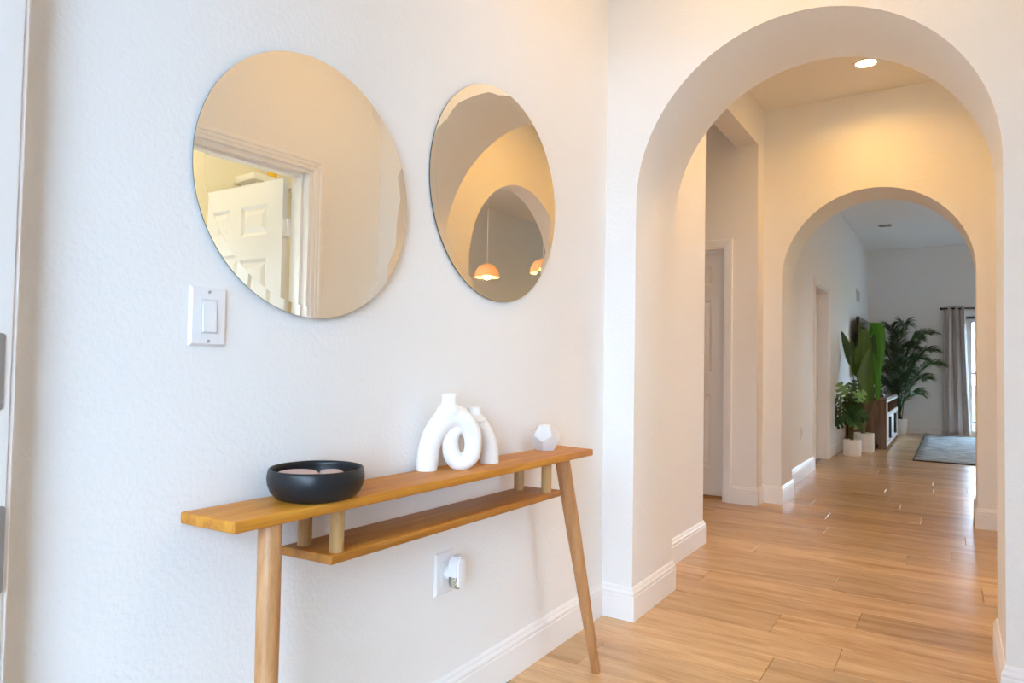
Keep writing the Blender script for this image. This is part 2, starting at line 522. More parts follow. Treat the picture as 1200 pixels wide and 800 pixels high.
# ------------------------------------------------------------------ baseboards
BB = [(0, 0), (0.0145, 0), (0.0145, 0.096), (0.0125, 0.100), (0.0125, 0.103), (0.0140, 0.107), (0.0130, 0.113), (0.0095, 0.119), (0.0085, 0.122), (0.0085, 0.125), (0.0060, 0.130), (0.0040, 0.134), (0, 0.134)]
mxy = lambda x, y, h: (x, y, h)
def baseboard(name, path, side=1):
    return struct(sweep(name, path, BB, mxy, TRIM, side=side))
AL, AR = AX - AW, AX + AW
baseboard('baseboard_left', [(0, 0.444), (0, Y1), (AL, Y1), (AL, Y2), (0, Y2), (0, 3.99), (-1.98, 3.99)])
baseboard('baseboard_alcove', [(-0.179, YD), (0, YD), (0, Y3), (AL, Y3), (AL, Y4), (XL, Y4), (XL, 7.563)])
baseboard('baseboard_living_left', [(XL, 8.587), (XL, YB), (SX0 - 0.02, YB)])
baseboard('baseboard_right', [(XR, DY1 + 0.057), (XR, Y1), (AR, Y1), (AR, Y2), (XR, Y2), (XR, SC - SW), (XR2, SC - SW)], side=-1)
baseboard('baseboard_right_entry', [(XR, 0.44), (XR, DY0 - 0.057)], side=-1)
baseboard('baseboard_far_right', [(XR2, SC + SW), (XR, SC + SW), (XR, Y3), (AR, Y3), (AR, Y4), (XR2, Y4)], side=-1)

# ------------------------------------------------------------------ door casings and doors
CP = [(0, 0), (0, 0.008), (0.004, 0.011), (0.018, 0.012), (0.022, 0.015), (0.036, 0.0155), (0.041, 0.019), (0.055, 0.019), (0.057, 0.017), (0.057, 0)]
def casing(name, a, b_, z, mapf, parent=None, k=1.0):
    # path goes up the a side, across and down the b side; offsets run outward
    side = -1 if b_ > a else 1
    o = sweep(name, [(a, 0), (a, z), (b_, z), (b_, 0)], [(q * k, h) for q, h in CP], mapf, TRIM, parent, side=side)
    return o

def panel_door(parent, w_, h_, t_, mapf, mat=DOORM, six=True):
    """door leaf: rails and stiles around six raised panels, both faces; mapf(u, z, d) with d through the leaf"""
    st, mid = 0.115, 0.10
    pw = (w_ - 2 * st - mid) / 2
    rows = [(0.215, 0.80), (0.965, 1.545), (1.665, h_ - 0.115)]
    cols = [(st, st + pw), (st + pw + mid, w_ - st)]
    us = [0, st, st + pw, st + pw + mid, w_ - st, w_]
    zs = [0] + [z for r_ in rows for z in r_] + [h_]
    bm = bmesh.new()
    def q(pts):
        bm.faces.new([bm.verts.new(mapf(*p)) for p in pts])
    for d in (0, t_):
        for i in range(len(us) - 1):
            for j in range(len(zs) - 1):
                hole = i in (1, 3) and j in (1, 3, 5)
                u0, u1, z0, z1 = us[i], us[i + 1], zs[j], zs[j + 1]
                if not hole:
                    q([(u0, z0, d), (u1, z0, d), (u1, z1, d), (u0, z1, d)])
                else:
                    s = 1 if d == 0 else -1
                    e1, dd = 0.016, 0.009
                    o_ = [(u0, z0), (u1, z0), (u1, z1), (u0, z1)]
                    i_ = [(u0 + e1, z0 + e1), (u1 - e1, z0 + e1), (u1 - e1, z1 - e1), (u0 + e1, z1 - e1)]
                    for k in range(4):
                        kk = (k + 1) % 4
                        q([(*o_[k], d), (*o_[kk], d), (*i_[kk], d + s * dd), (*i_[k], d + s * dd)])
                    q([(*p, d + s * dd) for p in i_])
    for (a, c, e_, f_) in (((0, 0), (w_, 0), 0, 0), ((0, h_), (w_, h_), 0, 0), ((0, 0), (0, h_), 0, 0), ((w_, 0), (w_, h_), 0, 0)):
        q([(*a, 0), (*c, 0), (*c, t_), (*a, t_)])
    bmesh.ops.remove_doubles(bm, verts=bm.verts, dist=0.0001)
    leaf = from_bm('leaf', bm, mat, parent)
    for (z0, z1) in rows:
        for (u0, u1) in cols:
            verts, faces = [], []
            for d, s in ((0, 1), (t_, -1)):
                o = len(verts)
                m1, m2 = 0.022, 0.048
                for (mm, dep) in ((m1, 0.009), (m2, 0.002)):
                    for (u, z) in ((u0 + mm, z0 + mm), (u1 - mm, z0 + mm), (u1 - mm, z1 - mm), (u0 + mm, z1 - mm)):
                        verts.append(mapf(u, z, d + s * dep))
                for k in range(4):
                    kk = (k + 1) % 4
                    faces.append((o + k, o + kk, o + 4 + kk, o + 4 + k))
                faces.append((o + 4, o + 5, o + 6, o + 7))
            mk('raised_panel', verts, faces, mat, leaf)
    return leaf

# entry door frame (door_1): jamb with two strike plates, casing
d1 = struct(boxes('door_1', [((0.0440, 0.288, 0), (0.0500, 0.4435, 2.43)), ((0.0500, 0.288, 2.43), (1.42, 0.4435, 2.441)), ((1.42, 0.288, 0), (1.431, 0.4435, 2.43))], TRIM, bevel=0.001))
casing('casing', 0.047, 1.425, 2.435, lambda u, z, h: (u, 0.443 + h * .85, z), d1, 0.72)
def rounded_plate(name, ya, yb, z0, z1, x0, x1, rad, mat, parent):
    pts = []
    for (cy, cz, a0) in ((yb - rad, z1 - rad, 0), (ya + rad, z1 - rad, 90), (ya + rad, z0 + rad, 180), (yb - rad, z0 + rad, 270)):
        for k in range(6):
            a = math.radians(a0 + k * 18)
            pts.append((cy + rad * math.cos(a), cz + rad * math.sin(a)))
    n_ = len(pts)
    v = [(x0, y, z) for y, z in pts] + [(x1, y, z) for y, z in pts]
    f = [tuple(range(n_)), tuple(range(n_, 2 * n_))] + [(i, (i + 1) % n_, n_ + (i + 1) % n_, n_ + i) for i in range(n_)]
    return mk(name, v, f, mat, parent)
rounded_plate('strike_plate', 0.39, 0.4345, 0.957, 1.072, 0.0500, 0.0520, 0.006, STEEL, d1)
rounded_plate('strike_plate', 0.39, 0.4430, 0.685, 0.815, 0.0500, 0.0525, 0.006, STEEL, d1)

# laundry door (door_2) in the right wall, seen in the large mirror
d2 = struct(boxes('door_2', [((XR, DY1 - 0.018, 0), (XR2, DY1, DZ - 0.018)), ((XR, DY0, 0), (XR2, DY0 + 0.018, DZ - 0.018)), ((XR, DY0, DZ - 0.018), (XR2, DY1, DZ)),
                             ((XR + 0.045, DY1 - 0.03, 0), (XR + 0.085, DY1 - 0.018, DZ - 0.018)), ((XR + 0.045, DY0 + 0.018, DZ - 0.03), (XR + 0.085, DY1 - 0.03, DZ - 0.018))], TRIM))
casing('casing', DY0, DY1, DZ, lambda u, z, h: (XR - h, u, z), d2)
_c, _s = math.cos(math.radians(3.8)), math.sin(math.radians(3.8))
leaf2 = panel_door(d2, 0.76, 1.938, 0.035, lambda u, z, d: (1.665 + u * _c + d * _s, 2.115 - u * _s + d * _c, z + 0.012))
for zz in (0.25, 1.05, 1.70):
    tube('hinge', [(1.656, 2.140, zz - 0.045), (1.656, 2.140, zz + 0.045)], 0.007, TRIM, d2)
    boxes('hinge_leaf', [((1.6615, 2.118, zz - 0.045), (1.6650, 2.150, zz + 0.045)), ((1.6485, 2.134, zz - 0.045), (1.654, 2.151, zz + 0.045))], TRIM, d2)
# wall shelf inside the laundry room
sh = empty('wall_shelf', (3.06, 2.90, 2.255))
tag(sh, 'small white wall shelf high in the yellow room seen in the larger left mirror', 'shelf')
boxes('shelf_board', [((-0.23, -0.20, 0), (0, 0.22, 0.045))], WHITEWOOD, sh, bevel=0.002)
boxes('bracket', [((-0.2, -0.15, -0.02), (0, -0.13, 0)), ((-0.02, -0.15, -0.16), (0, -0.13, -0.02))], WHITEWOOD, sh)
boxes('bracket', [((-0.2, 0.13, -0.02), (0, 0.15, 0)), ((-0.02, 0.13, -0.16), (0, 0.15, -0.02))], WHITEWOOD, sh)
YEL = plain('yellow_plastic', (0.75, 0.48, 0.02), 0.4)
bt = empty('yellow_bottle', (2.96, 2.93, 2.30))
tag(bt, 'yellow bottle with black cap on the white shelf seen in the left mirror', 'bottle')
lathe('body', [(0, 0), (0.03, 0), (0.032, 0.01), (0.032, 0.11), (0.014, 0.135), (0.014, 0.15), (0, 0.15)], YEL, bt, seg=20)
lathe('cap', [(0, 0.15), (0.017, 0.15), (0.017, 0.18), (0, 0.18)], BLACKMETAL, bt, seg=16)

# alcove door (door_3), recessed six-panel door
d3 = struct(boxes('door_3', [((-0.255, YD, 0), (-0.237, Y3 + 0.02, 1.957)), ((-1.05, YD, 0), (-1.032, Y3 + 0.02, 1.957)), ((-1.05, YD, 1.957), (-0.237, Y3 + 0.02, 1.975)),
                             ((-0.267, YD + 0.06, 0), (-0.255, YD + 0.095, 1.957)), ((-1.032, YD + 0.06, 1.945), (-0.267, YD + 0.095, 1.957))], TRIM))
casing('casing', -1.045, -0.242, 1.97, lambda u, z, h: (u, YD - h, z), d3)
panel_door(d3, 0.765, 1.93, 0.035, lambda u, z, d: (-1.026 + u, YD + 0.096 + d, z + 0.022))
THR = wood('threshold_wood', (0.30, 0.13, 0.03), (0.42, 0.2, 0.05), (0.5, 0.26, 0.08), stretch=(1, 12, 12), scale=2.5)
boxes('threshold', [((-1.03, YD + 0.07, 0.0), (-0.257, YD + 0.17, 0.014))], THR, d3, bevel=0.003)
# living room door (door_4)
d4 = struct(boxes('door_4', [((-0.11, 7.62, 0), (XL, 7.638, 1.912)), ((-0.11, 8.512, 0), (XL, 8.53, 1.912)), ((-0.11, 7.62, 1.912), (XL, 8.53, 1.93))], TRIM))
casing('casing', 7.62, 8.53, 1.93, lambda u, z, h: (XL + h, u, z), d4)
panel_door(d4, 0.87, 1.895, 0.035, lambda u, z, d: (-0.072 - d, 7.64 + u, z + 0.012))

# ------------------------------------------------------------------ sliding glass door and curtain
w1 = struct(boxes('window_1', [((SX0, YB + 0.03, 0), (SX0 + 0.045, YB + 0.11, SZ)), ((SX1 - 0.045, YB + 0.03, 0), (SX1, YB + 0.11, SZ)), ((SX0, YB + 0.03, SZ - 0.05), (SX1, YB + 0.11, SZ)), ((SX0, YB + 0.03, 0), (SX1, YB + 0.11, 0.03))], TRIM))
boxes('head_track', [((SX0 + 0.02, YB + 0.01, SZ - 0.035), (SX1 - 0.02, YB + 0.03, SZ - 0.005))], BLACKMETAL, w1)
for k, (a, b_) in enumerate(((SX0 + 0.045, 2.44), (2.40, SX1 - 0.045))):
    yy = YB + 0.05 + 0.03 * k
    s = boxes('sash', [((a, yy, 0.03), (a + 0.05, yy + 0.025, SZ - 0.05)), ((b_ - 0.05, yy, 0.03), (b_, yy + 0.025, SZ - 0.05)), ((a + .05, yy, SZ - 0.1), (b_ - .05, yy + 0.025, SZ - 0.05)), ((a + .05, yy, 0.03), (b_ - .05, yy + 0.025, 0.09))], WHITEWOOD, w1)
    boxes('pane', [((a + 0.045, yy + 0.010, 0.085), (b_ - 0.045, yy + 0.014, SZ - 0.095))], GLASS, s)

ROD_Y, ROD_Z = YB - 0.115, 2.022
rod = empty('curtain_rod', (1.10, ROD_Y, ROD_Z))
tag(rod, 'black metal curtain rod above the sliding glass door in the far room', 'curtain rod')
tube('rod', [(0, 0, 0), (2.6, 0, 0)], 0.012, BLACKMETAL, rod)
tube('finial', [(-0.035, 0, 0), (-0.03, 0, 0), (0, 0, 0), (0.004, 0, 0)], [0.012, 0.019, 0.019, 0.012], BLACKMETAL, rod)
tube('finial', [(2.6, 0, 0), (2.604, 0, 0), (2.63, 0, 0), (2.635, 0, 0)], [0.012, 0.019, 0.019, 0.012], BLACKMETAL, rod)
for bx in (0.018, 2.55):
    tube('bracket', [(bx, 0, -0.013), (bx, 0.05, -0.03), (bx, 0.112, -0.03)], 0.006, BLACKMETAL, rod)

def curtain(name, x0, x1, xb0, xb1, label, nf=4):
    root = empty(name, ((x0 + x1) / 2, ROD_Y, 0))
    tag(root, label, 'curtain', 'curtains at the sliding glass door')
    cx_ = (x0 + x1) / 2
    NX, NZ = nf * 20, 24
    verts, faces = [], []
    for j in range(NZ + 1):
        t = j / NZ
        z = 0.02 + t * (2.055 - 0.02)
        for i in range(NX + 1):
            s = i / NX
            xt = x0 + (x1 - x0) * s
            xb = xb0 + (xb1 - xb0) * s
            x = xb + (xt - xb) * t ** 0.8
            amp = 0.055 - 0.012 * (1 - t)
            ph = s * nf * 2 * PI
            y = amp * math.sin(ph + 0.25 * math.sin(3 * t + s * 5)) + 0.008 * math.sin(ph * 2.3 + t * 2)
            x += 0.010 * math.sin(2 * ph)
            verts.append((x - cx_, y, z))
    for j in range(NZ):
        for i in range(NX):
            a = j * (NX + 1) + i
            faces.append((a, a + 1, a + NX + 2, a + NX + 1))
    o = mk('fabric', verts, faces, CURTAINM, root, smooth=True)
    sm = o.modifiers.new('thick', 'SOLIDIFY'); sm.thickness = 0.003
    return root
curtain('curtain', 1.115, 1.408, 1.095, 1.475, 'grey grommet curtain gathered at the left side of the sliding glass door', nf=3)
curtain('curtain', 3.35, 3.68, 3.33, 3.72, 'grey grommet curtain gathered at the right side of the sliding glass door')

# ------------------------------------------------------------------ outside
GROUND = plain('patio_concrete', (0.13, 0.125, 0.12), 0.85, bump=(40, 0.4, 0.004))
GRASS = plain('lawn_grass', (0.10, 0.26, 0.04), 0.9, bump=(60, 0.9, 0.03), var=(20, (0.18, 0.36, 0.07)))
HEDGE = plain('hedge_green', (0.10, 0.24, 0.03), 0.8, bump=(25, 1.0, 0.05), var=(12, (0.3, 0.42, 0.06)))
struct(boxes('floor_patio', [((-4, YB + 0.15, -0.12), (9, 17.5, -0.03))], GROUND))
lw = boxes('lawn', [((-20, 17.5, -0.12), (25, 60, -0.05))], GRASS); lw['kind'] = 'stuff'; tag(lw, 'sunlit green lawn beyond the patio outside the glass door', 'lawn')
struct(boxes('floor_porch', [((-6, -12, -0.12), (8, 0.29, -0.03))], GROUND))
struct(boxes('wall_sky_shade', [((-0.45, -2.3, -0.03), (-0.25, 0.29, 2.9)), ((2.05, -1.45, -0.03), (2.25, 0.15, 2.6)), ((-0.25, 0.15, -0.03), (-0.14, 0.29, 2.9)), ((XR2, 0.15, -0.03), (3.3, 0.29, 2.9))], GROUND))  # unseen porch walls, added to even out daylight entering the front door
struct(boxes('ceiling_sky_shade', [((-0.45, -2.3, 2.6), (2.25, 0.29, 2.75))], CEIL))  # unseen porch roof, added to cut high sky light
struct(boxes('wall_sky_blocker', [((-5, -6.2, -0.1), (2.6, -6.0, 2.5))], GROUND))  # unseen wall, added to block low frontal sky from the near arch wall
rl = empty('patio_railing', (1.0, 15.5, -0.03))
tag(rl, 'black metal patio railing outside the sliding glass door', 'railing')
boxes('top_rail', [((0, -0.02, 1.0), (4, 0.02, 1.04))], BLACKMETAL, rl)
boxes('bottom_rail', [((0, -0.015, 0.08), (4, 0.015, 0.11))], BLACKMETAL, rl)
for k in range(3): boxes('post', [((2.0 * k - 0.02 + (0.02 if k == 0 else 0), -0.02, 0), (2.0 * k + 0.02, 0.02, 1.0))], BLACKMETAL, rl)
rh = random.Random(5)
for k in range(5):
    bm = bmesh.new()
    bmesh.ops.create_icosphere(bm, subdivisions=4, radius=1.0)
    for v in bm.verts:
        c = v.co
        d_ = 1 + 0.09 * math.sin(7 * c.x + k) * math.sin(8 * c.y) + 0.09 * math.sin(13 * c.z + 5 * c.x) + rh.uniform(-0.06, 0.06)
        v.co = Vector((c.x * 0.80 * d_, c.y * 0.8 * d_, (c.z * 0.75 * d_)))
        if v.co.z < -0.6: v.co.z = -0.6
    o = from_bm('hedge_shrub', bm, HEDGE, None, (-1.5 + 2.2 * k, 20.5 + 0.3 * (k % 2), 0.55))
    tag(o, ['leftmost', 'second from left', 'middle', 'second from right', 'rightmost'][k] + ' of the five rounded green garden shrubs on the lawn beyond the patio', 'shrub', 'garden shrubs beyond the patio')

# ------------------------------------------------------------------ lamps
LENS = emit('lamp_lens', (1.0, 0.85, 0.60), 30)
def downlight(x, y, power, label, col=WARM):
    root = empty('recessed_downlight', (x, y, H))
    tag(root, label, 'ceiling light', 'recessed ceiling lights')
    lathe('trim_ring', [(0.058, -0.001), (0.060, -0.006), (0.078, -0.006), (0.082, 0.0), (0.058, 0.0), (0.058, -0.001)], TRIM, root, seg=40)
    lathe('lens', [(0, -0.003), (0.058, -0.003), (0.058, -0.001), (0, -0.001)], LENS, root, seg=40)
    l_ = bpy.data.lights.new('downlight_lamp', 'AREA')
    l_.shape = 'DISK'; l_.size = 0.11; l_.energy = power; l_.color = col; l_.spread = math.radians(150)
    o = bpy.data.objects.new('downlight_lamp', l_); COL.objects.link(o); o.parent = root; o.location = (0, 0, -0.012)
    return root
downlight(0.765, 3.62, 7.5, 'round recessed downlight in the hall ceiling just behind the near arch')
downlight(0.765, 4.93, 5.2, 'round recessed downlight lit warm in the hall ceiling before the far arch')
downlight(2.9, 4.7, 5, 'added unseen downlight in the kitchen ceiling beyond the side arch')  # unseen lamp, added to brighten the kitchen
downlight(2.3, 8.2, 6, 'added unseen downlight in the ceiling between kitchen and living room')  # unseen lamp, added to warm the living room light
downlight(0.75, 2.05, 5, 'round recessed downlight in the entry ceiling, above the camera view')

def pendant(x, y, z, label):
    root = empty('pendant_lamp', (x, y, z))
    tag(root, label, 'pendant lamp', 'dome pendants over the kitchen')
    R_ = 0.131
    prof = [(R_ * math.cos(a), R_ * 1.12 * math.sin(a)) for a in [PI / 2 * i / 12 for i in range(13)]]
    inner = [(max(0, (R_ - 0.006) * math.cos(a)), (R_ * 1.12 - 0.006) * math.sin(a)) for a in [PI / 2 * i / 12 for i in range(12, -1, -1)]]
    lathe('shade', prof[:-1] + [(0, R_ * 1.12), (0, R_ * 1.12 - 0.006)] + inner[1:] + [(R_, 0)], PENDANT, root, seg=40)
    tube('cord', [(0, 0, R_ * 1.12), (0, 0, H - z - 0.02)], 0.0035, TRIM, root, seg=8)
    lathe('ceiling_canopy', [(0, H - z - 0.025), (0.05, H - z - 0.025), (0.06, H - z), (0, H - z)], TRIM, root, seg=24)
    tube('lamp_socket', [(0, 0, R_ * 1.12 - 0.007), (0, 0, 0.085)], 0.018, TRIM, root, seg=14)
    lathe('bulb', [(0, 0.015), (0.022, 0.022), (0.034, 0.045), (0.028, 0.068), (0.014, 0.083), (0, 0.083)], emit('bulb_glow', (1.0, 0.80, 0.55), 60), root, seg=20)
    l_ = bpy.data.lights.new('pendant_bulb_lamp', 'POINT'); l_.energy = 13; l_.color = (1, 0.62, 0.26); l_.shadow_soft_size = 0.04
    o = bpy.data.objects.new('pendant_bulb_lamp', l_); COL.objects.link(o); o.parent = root; o.location = (0, 0, 0.02)
pendant(3.0, 5.63, 1.925, 'white dome pendant hanging on a thin cord, the full one seen in the smaller mirror')
pendant(2.31, 5.63, 1.925, 'second white dome pendant, cut by the right edge of the smaller mirror')
# laundry room lamp
lr = empty('flush_ceiling_lamp', (2.3, 1.7, H))
tag(lr, 'round flush ceiling lamp of the pale yellow laundry room', 'ceiling light')
lathe('base', [(0, 0), (0.15, 0), (0.15, -0.03), (0, -0.03)], TRIM, lr, seg=32)
lathe('diffuser', [(0.145, -0.03), (0.13, -0.06), (0.08, -0.085), (0, -0.095)], emit('laundry_diffuser', (1, 0.86, 0.62), 10), lr, seg=32)
l_ = bpy.data.lights.new('laundry_lamp', 'POINT'); l_.energy = 11; l_.color = (1, 0.88, 0.66); l_.shadow_soft_size = 0.12
o = bpy.data.objects.new('laundry_lamp', l_); COL.objects.link(o); o.parent = lr; o.location = (0, 0, -0.22)

# ------------------------------------------------------------------ vents, outlets, switches on far walls
def register(name, label, loc, w_, h_, mapf, n_=7):
    root = empty(name, loc)
    tag(root, label, 'vent')
    fr = 0.02
    def bx(nm, u0, u1, v0, v1, d0, d1, m_):
        vs = [mapf(u, v, d) for u in (u0, u1) for v in (v0, v1) for d in (d0, d1)]
        return mk(nm, vs, [(0, 1, 3, 2), (4, 6, 7, 5), (0, 4, 5, 1), (2, 3, 7, 6), (0, 2, 6, 4), (1, 5, 7, 3)], m_, root)
    bx('backing', -w_ / 2 + fr, w_ / 2 - fr, -h_ / 2 + fr, h_ / 2 - fr, 0, 0.002, BLACKMETAL)
    for a, b_, c, d in ((-w_ / 2, w_ / 2, -h_ / 2, -h_ / 2 + fr), (-w_ / 2, w_ / 2, h_ / 2 - fr, h_ / 2), (-w_ / 2, -w_ / 2 + fr, -h_ / 2 + fr, h_ / 2 - fr), (w_ / 2 - fr, w_ / 2, -h_ / 2 + fr, h_ / 2 - fr)):
        bx('frame', a, b_, c, d, 0, 0.008, TRIM)
    span = w_ - 2 * fr
    for i in range(n_):
        c = -w_ / 2 + fr + span * (i + 0.5) / n_
        bx('slat', c - span / n_ * 0.14, c + span / n_ * 0.14, -h_ / 2 + fr, h_ / 2 - fr, 0.002, 0.006, TRIM)
    return root
register('ceiling_vent', 'small rectangular air register in the far living room ceiling', (0.445, 10.72, H), 0.20, 0.26, lambda u, v, d: (u, v, -d), 6)
register('wall_vent', 'white return air grille high on the left living room wall', (XL, 11.47, 2.14), 0.42, 0.21, lambda u, v, d: (d, u, v), 9)

def plate(root, w_, h_, mapf, t_=0.006):
    bm = bmesh.new()
    a, b_, e_ = w_ / 2, h_ / 2, 0.0045
    v = [bm.verts.new(mapf(u, z, d)) for d, q in ((0, 0), (t_ * 0.35, 0), (t_, e_)) for (u, z) in ((-a + q, -b_ + q), (a - q, -b_ + q), (a - q, b_ - q), (-a + q, b_ - q))]
    for s in (0, 4):
        for k in range(4):
            kk = (k + 1) % 4
            bm.faces.new([v[s + k], v[s + kk], v[s + 4 + kk], v[s + 4 + k]])
    bm.faces.new(v[8:12]); bm.faces.new(v[0:4][::-1])
    return from_bm('cover_plate', bm, PLASTIC, root)
mX = lambda u, z, d: (d, u, z)
def bxm(nm, root, u0, u1, z0, z1, d0, d1, m_, mapf=mX):
    vs = [mapf(u, z, d) for u in (u0, u1) for z in (z0, z1) for d in (d0, d1)]
    return mk(nm, vs, [(0, 1, 3, 2), (4, 6, 7, 5), (0, 4, 5, 1), (2, 3, 7, 6), (0, 2, 6, 4), (1, 5, 7, 3)], m_, root)

sw = empty('light_switch', (0, 0.7915, 1.1215))
tag(sw, 'white decorator light switch on the wall below the larger left mirror', 'light switch')
plate(sw, 0.079, 0.1165, mX)
bxm('rocker_frame', sw, -0.0168, 0.0168, -0.0335, 0.0335, 0.0058, 0.0072, PLASTIC_G)
# tilted rocker
mk('rocker', [(0.0060, -0.0142, -0.0305), (0.0060, 0.0142, -0.0305), (0.0060, 0.0142, 0.0305), (0.0060, -0.0142, 0.0305),
              (0.0120, -0.0140, -0.0302), (0.0120, 0.0140, -0.0302), (0.0082, 0.0140, 0.0302), (0.0082, -0.0140, 0.0302)],
   [(0, 1, 2, 3), (4, 5, 6, 7), (0, 1, 5, 4), (1, 2, 6, 5), (2, 3, 7, 6), (3, 0, 4, 7)], PLASTIC, sw)
for zz in (-0.0485, 0.0485):
    sc_ = lathe('screw', [(0, 0.0058), (0.0036, 0.0058), (0.0032, 0.0070), (0, 0.0072)], SCREW, sw, (0, 0, zz), seg=16, axis='X')
    mk('screw_slot', [(0.00722, -0.0026, -0.0018), (0.00722, -0.0021, -0.0024), (0.00722, 0.0026, 0.0018), (0.00722, 0.0021, 0.0024), (0.0074, -0.0026, -0.0018), (0.0074, -0.0021, -0.0024), (0.0074, 0.0026, 0.0018), (0.0074, 0.0021, 0.0024)],
       [(0, 1, 2, 3), (4, 5, 6, 7), (0, 1, 5, 4), (1, 2, 6, 5), (2, 3, 7, 6), (3, 0, 4, 7)], BLACKMETAL, sc_)

ou = empty('wall_outlet', (0, 1.5545, 0.4325))
tag(ou, 'white wall outlet plate under the console, behind the plug-in air freshener', 'outlet')
plate(ou, 0.081, 0.122, mX)
bxm('receptacle', ou, -0.0168, 0.0168, -0.0335, 0.0335, 0.0055, 0.0075, PLASTIC)

def capsule_geo(w_, h_, d0, d1, bev, seg=10):
    """vertical stadium w x h extruded from d0 to d1 with a rounded front edge, local (x out, y, z)"""
    r_ = w_ / 2
    def ring(inset, d):
        pts = []
        for k in range(seg + 1):
            a = PI * k / seg
            pts.append((d, (r_ - inset) * math.cos(a), (h_ / 2 - r_) + (r_ - inset) * math.sin(a)))
        for k in range(seg + 1):
            a = PI + PI * k / seg
            pts.append((d, (r_ - inset) * math.cos(a), -(h_ / 2 - r_) + (r_ - inset) * math.sin(a)))
        return pts
    levels = [(0, d0), (0, d1 - bev), (bev * 0.3, d1 - bev * 0.3), (bev, d1)]
    verts, faces = [], []
    n_ = 2 * (seg + 1)
    for q, d in levels: verts += ring(q, d)
    for s in range(len(levels) - 1):
        for k in range(n_):
            kk = (k + 1) % n_
            faces.append((s * n_ + k, s * n_ + kk, (s + 1) * n_ + kk, (s + 1) * n_ + k))
    faces.append(tuple(range(n_))); faces.append(tuple((len(levels) - 1) * n_ + k for k in range(n_)))
    return verts, faces
af = empty('plug_in_air_freshener', (0.0075, 1.571, 0.437))
tag(af, 'white capsule shaped plug-in air freshener with clear vial, in the outlet under the console', 'air freshener')
v, f = capsule_geo(0.052, 0.092, 0.018, 0.044, 0.004)
v = [(x, y, max(z, -0.010)) for x, y, z in v]
o = mk('body', v, f, PLASTIC, af, smooth=True); o.data.set_sharp_from_angle(angle=0.6)
v, f = capsule_geo(0.038, 0.084, 0.0441, 0.050, 0.003)
v = [(x, y, z - 0.001) for x, y, z in v]
o = mk('front_cover', v, f, PLASTIC, af, smooth=True); o.data.set_sharp_from_angle(angle=0.6)
v, f = capsule_geo(0.049, 0.096, 0.019, 0.043, 0.006)
v = [(x, y, min(z, -0.0105)) for x, y, z in v]
o = mk('vial', v, f, CLEAR, af, smooth=True)
lathe('plug_base', [(0, 0), (0.019, 0), (0.019, 0.0179), (0, 0.0179)], PLASTIC, af, (0, -0.004, -0.006), seg=28, axis='X')
bxm('dial_slot', af, -0.012, 0.012, 0.0455, 0.0475, 0.024, 0.036, PLASTIC_G)

o1 = empty('wall_outlet', (XL, 6.93, 0.425)); tag(o1, 'white outlet plate on the left living room wall past the far arch', 'outlet')
plate(o1, 0.115, 0.118, mX); bxm('receptacle', o1, -0.017, 0.017, -0.034, 0.034, 0.0055, 0.008, PLASTIC_G)
o2 = empty('wall_thermostat', (1.085, YB, 1.12)); tag(o2, 'small white switch box on the back wall left of the grey curtain', 'switch')
mY = lambda u, z, d: (u, -d, z)
plate(o2, 0.08, 0.115, mY); bxm('rocker', o2, -0.016, 0.016, -0.033, 0.033, 0.0055, 0.009, PLASTIC_G, mY)

# ------------------------------------------------------------------ mirrors
def round_mirror(y, z, R_, tilt, label):
    # hung a touch askew: the far edge stands slightly proud of the wall
    tilt = math.radians(tilt)
    root = empty('round_mirror', (R_ * math.sin(tilt), y, z), -tilt)
    tag(root, label, 'mirror', 'frameless round mirrors on the entry wall')
    lathe('backing', [(0, 0.0005), (R_ - 0.0015, 0.0005), (R_ - 0.0005, 0.0030), (0, 0.0030)], MIRROR_EDGE, root, seg=160, axis='X', smooth=False)
    bw = 0.024
    ring = lathe('bevel_ring', [(R_ - bw, 0.0058), (R_, 0.00545)], MIRROR, root, seg=240, axis='X', smooth=True, angle=1.0)
    edge = lathe('glass_edge', [(R_, 0.0053), (R_, 0.0031)], MIRROR_EDGE, root, seg=240, axis='X', smooth=True, angle=1.0)
    lathe('mirror_glass', [(0, 0.0059), (R_ - bw, 0.0059), (R_ - bw, 0.0032), (0, 0.0032)], MIRROR, root, seg=160, axis='X', smooth=False)
    return root
round_mirror(1.0460, 1.433, 0.298, 1.45, 'frameless round mirror above the light switch, reflecting a white panelled door')
round_mirror(1.797, 1.5805, 0.3445, 1.1, 'frameless round mirror nearest the arch, reflecting a dome lamp and an arch')

# ------------------------------------------------------------------ console table
TZ, TT = 0.747, 0.022
ct = empty('console_table', (0.1, 1.45, 0))
tag(ct, 'long narrow orange-stained wooden console table with slim lower shelf against the white wall', 'table')
def plank4(name, c, z0, z1, mat, bev=0.003):
    bm = bmesh.new()
    lo = [bm.verts.new((x - 0.1, y - 1.45, z0)) for x, y in c]
    hi = [bm.verts.new((x - 0.1, y - 1.45, z1)) for x, y in c]
    bm.faces.new(lo[::-1]); bm.faces.new(hi)
    for k in range(4):
        kk = (k + 1) % 4
        bm.faces.new([lo[k], lo[kk], hi[kk], hi[k]])
    bmesh.ops.bevel(bm, geom=list(bm.edges), offset=bev, segments=3, affect='EDGES', profile=0.5)
    return from_bm(name, bm, mat, ct, smooth=True, angle=0.5)
plank4('tabletop', [(0.006, 0.745), (0.160, 0.755), (0.192, 2.130), (0.040, 2.150)], TZ - TT, TZ, TEAK)
SZ_ = 0.635
plank4('lower_shelf', [(0.012, 0.975), (0.158, 0.985), (0.178, 1.928), (0.045, 1.915)], SZ_ - 0.020, SZ_, TEAK_DARK)
